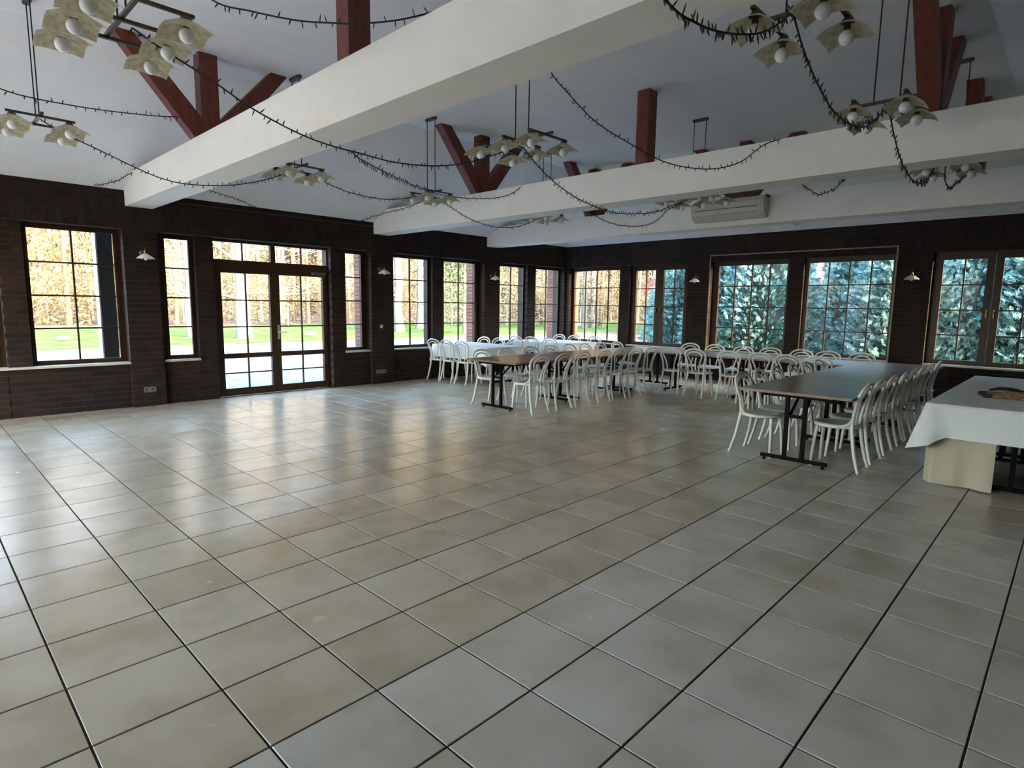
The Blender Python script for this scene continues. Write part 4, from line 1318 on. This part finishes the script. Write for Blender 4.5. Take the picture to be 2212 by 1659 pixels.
# conifers outside the right wall
def conifer_mesh(seed, H, R, nf):
    rg = random.Random(seed)
    mb = MB()
    for k in range(nf):
        t = rg.random() ** 1.05
        z = H * t * 0.98
        rad = R * (1 - t) ** 0.36 * (0.80 + 0.28 * rg.random()) * (1 + 0.12 * sin(5 * t * 7 + k))
        if z < 0.5:
            rad *= 0.85
        a = rg.uniform(0, 2 * pi)
        c = Vector((rad * cos(a), rad * sin(a), z))
        outd = Vector((cos(a) + rg.uniform(-0.5, 0.5), sin(a) + rg.uniform(-0.5, 0.5), rg.uniform(-0.1, 1.1))).normalized()
        sidev = outd.cross(Vector((rg.uniform(-1, 1), rg.uniform(-1, 1), rg.uniform(-0.3, 1)))).normalized()
        L = rg.uniform(0.13, 0.26)
        w = 0.016
        v, f = [], []
        def blade(p, d, l, wid):
            n = len(v)
            q = d.cross(sidev.cross(outd)).normalized() * wid
            v.extend([tuple(p - q), tuple(p + q), tuple(p + d * l)])
            f.append((n, n + 1, n + 2))
        blade(c, outd, L, w * 0.8)
        for j in range(4):
            tt = 0.12 + 0.2 * j
            p = c + outd * L * tt
            for s in (-1, 1):
                blade(p, (outd * 0.75 + sidev * s * 0.8).normalized(), L * (0.52 - 0.35 * tt), w)
        mb.add(v, f)
    return mb
CON = [conifer_mesh(21, 4.3, 1.35, 5600).mesh('sprays'), conifer_mesh(22, 3.9, 1.28, 5200).mesh('sprays')]
for me in CON:
    me.materials.append(M['conifer'])
def core_mesh(H, R):  # dark body inside the sprays, coloured as the shade between them
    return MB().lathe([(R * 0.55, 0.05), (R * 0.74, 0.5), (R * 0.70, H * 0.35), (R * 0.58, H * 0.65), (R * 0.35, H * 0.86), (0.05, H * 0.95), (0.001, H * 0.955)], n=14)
CORE = [core_mesh(4.3, 1.35).mesh('shaded_core'), core_mesh(3.9, 1.28).mesh('shaded_core')]
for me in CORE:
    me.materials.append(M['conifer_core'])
con = [(16.4, 7.75, 0), (15.7, 6.15, 1), (15.5, 4.85, 0), (16.1, 2.75, 1), (15.3, 1.55, 0), (15.7, 0.25, 1), (15.3, -1.00, 0), (15.6, -2.30, 1), (18.2, 5.6, 0), (18.0, 1.1, 1), (18.0, -0.7, 0), (17.8, 2.6, 1)]
where = ['conifer in the right sash of the casement left of fourth wall lamp', 'conifer at the left side of the left framed window', 'conifer at the right side of the left framed window', 'conifer in the right framed window, just right of its bright gap', 'conifer in the right half of the right framed window', 'conifer in the left sash of the casement at picture edge', 'conifer in the right sash of the casement at picture edge', 'conifer beyond the right picture edge', 'conifer set back behind the left framed window', 'conifer set back behind the end casement left sash', 'conifer set back behind the end casement right sash', 'conifer set back behind the bright gap of the right framed window']
for (x, y, k), lb in zip(con, where):
    root = empty('blue_green_conifer', (x, y, GZ - 0.05), rng.uniform(0, 6)); s_ = rng.uniform(0.92, 1.08); root.scale = (s_, s_, s_)
    tag(root, lb, 'tree', 'conifers outside the right wall')
    link('sprays', CON[k], None, root, kind='stuff'); link('shaded_core', CORE[k], None, root)

# neighbouring house with red roof beyond the conifers
hs = empty('neighbour_house', (34.0, 14.3, GZ)); tag(hs, 'white house with a red gable roof glimpsed between the conifers', 'house')
mb = MB()
mb.add([(0, -5, 0), (0, 5, 0), (0, 5, 3.2), (0, 0, 7.6), (0, -5, 3.2), (9, -5, 0), (9, 5, 0), (9, 5, 3.2), (9, 0, 7.6), (9, -5, 3.2)], [(0, 4, 3, 2, 1), (5, 6, 7, 8, 9), (0, 5, 9, 4), (1, 2, 7, 6)])
mb.build('house_wall', M['render_white'], hs)
for s_ in (-1, 1):
    mb = MB(); mb.beam((4.5, s_ * 0.0, 7.75), (4.5, s_ * 5.6, 2.85), 10.4, 0.22, (0, -s_ * 0.66, 0.75)); mb.build('roof_slope', M['roof_red'], hs)
for y in (-2.6, 0.0, 2.6):
    MB().box(-0.05, 0.02, y - 0.5, y + 0.5, 1.0, 2.4).build('house_window', M['plastic_grey'], hs)
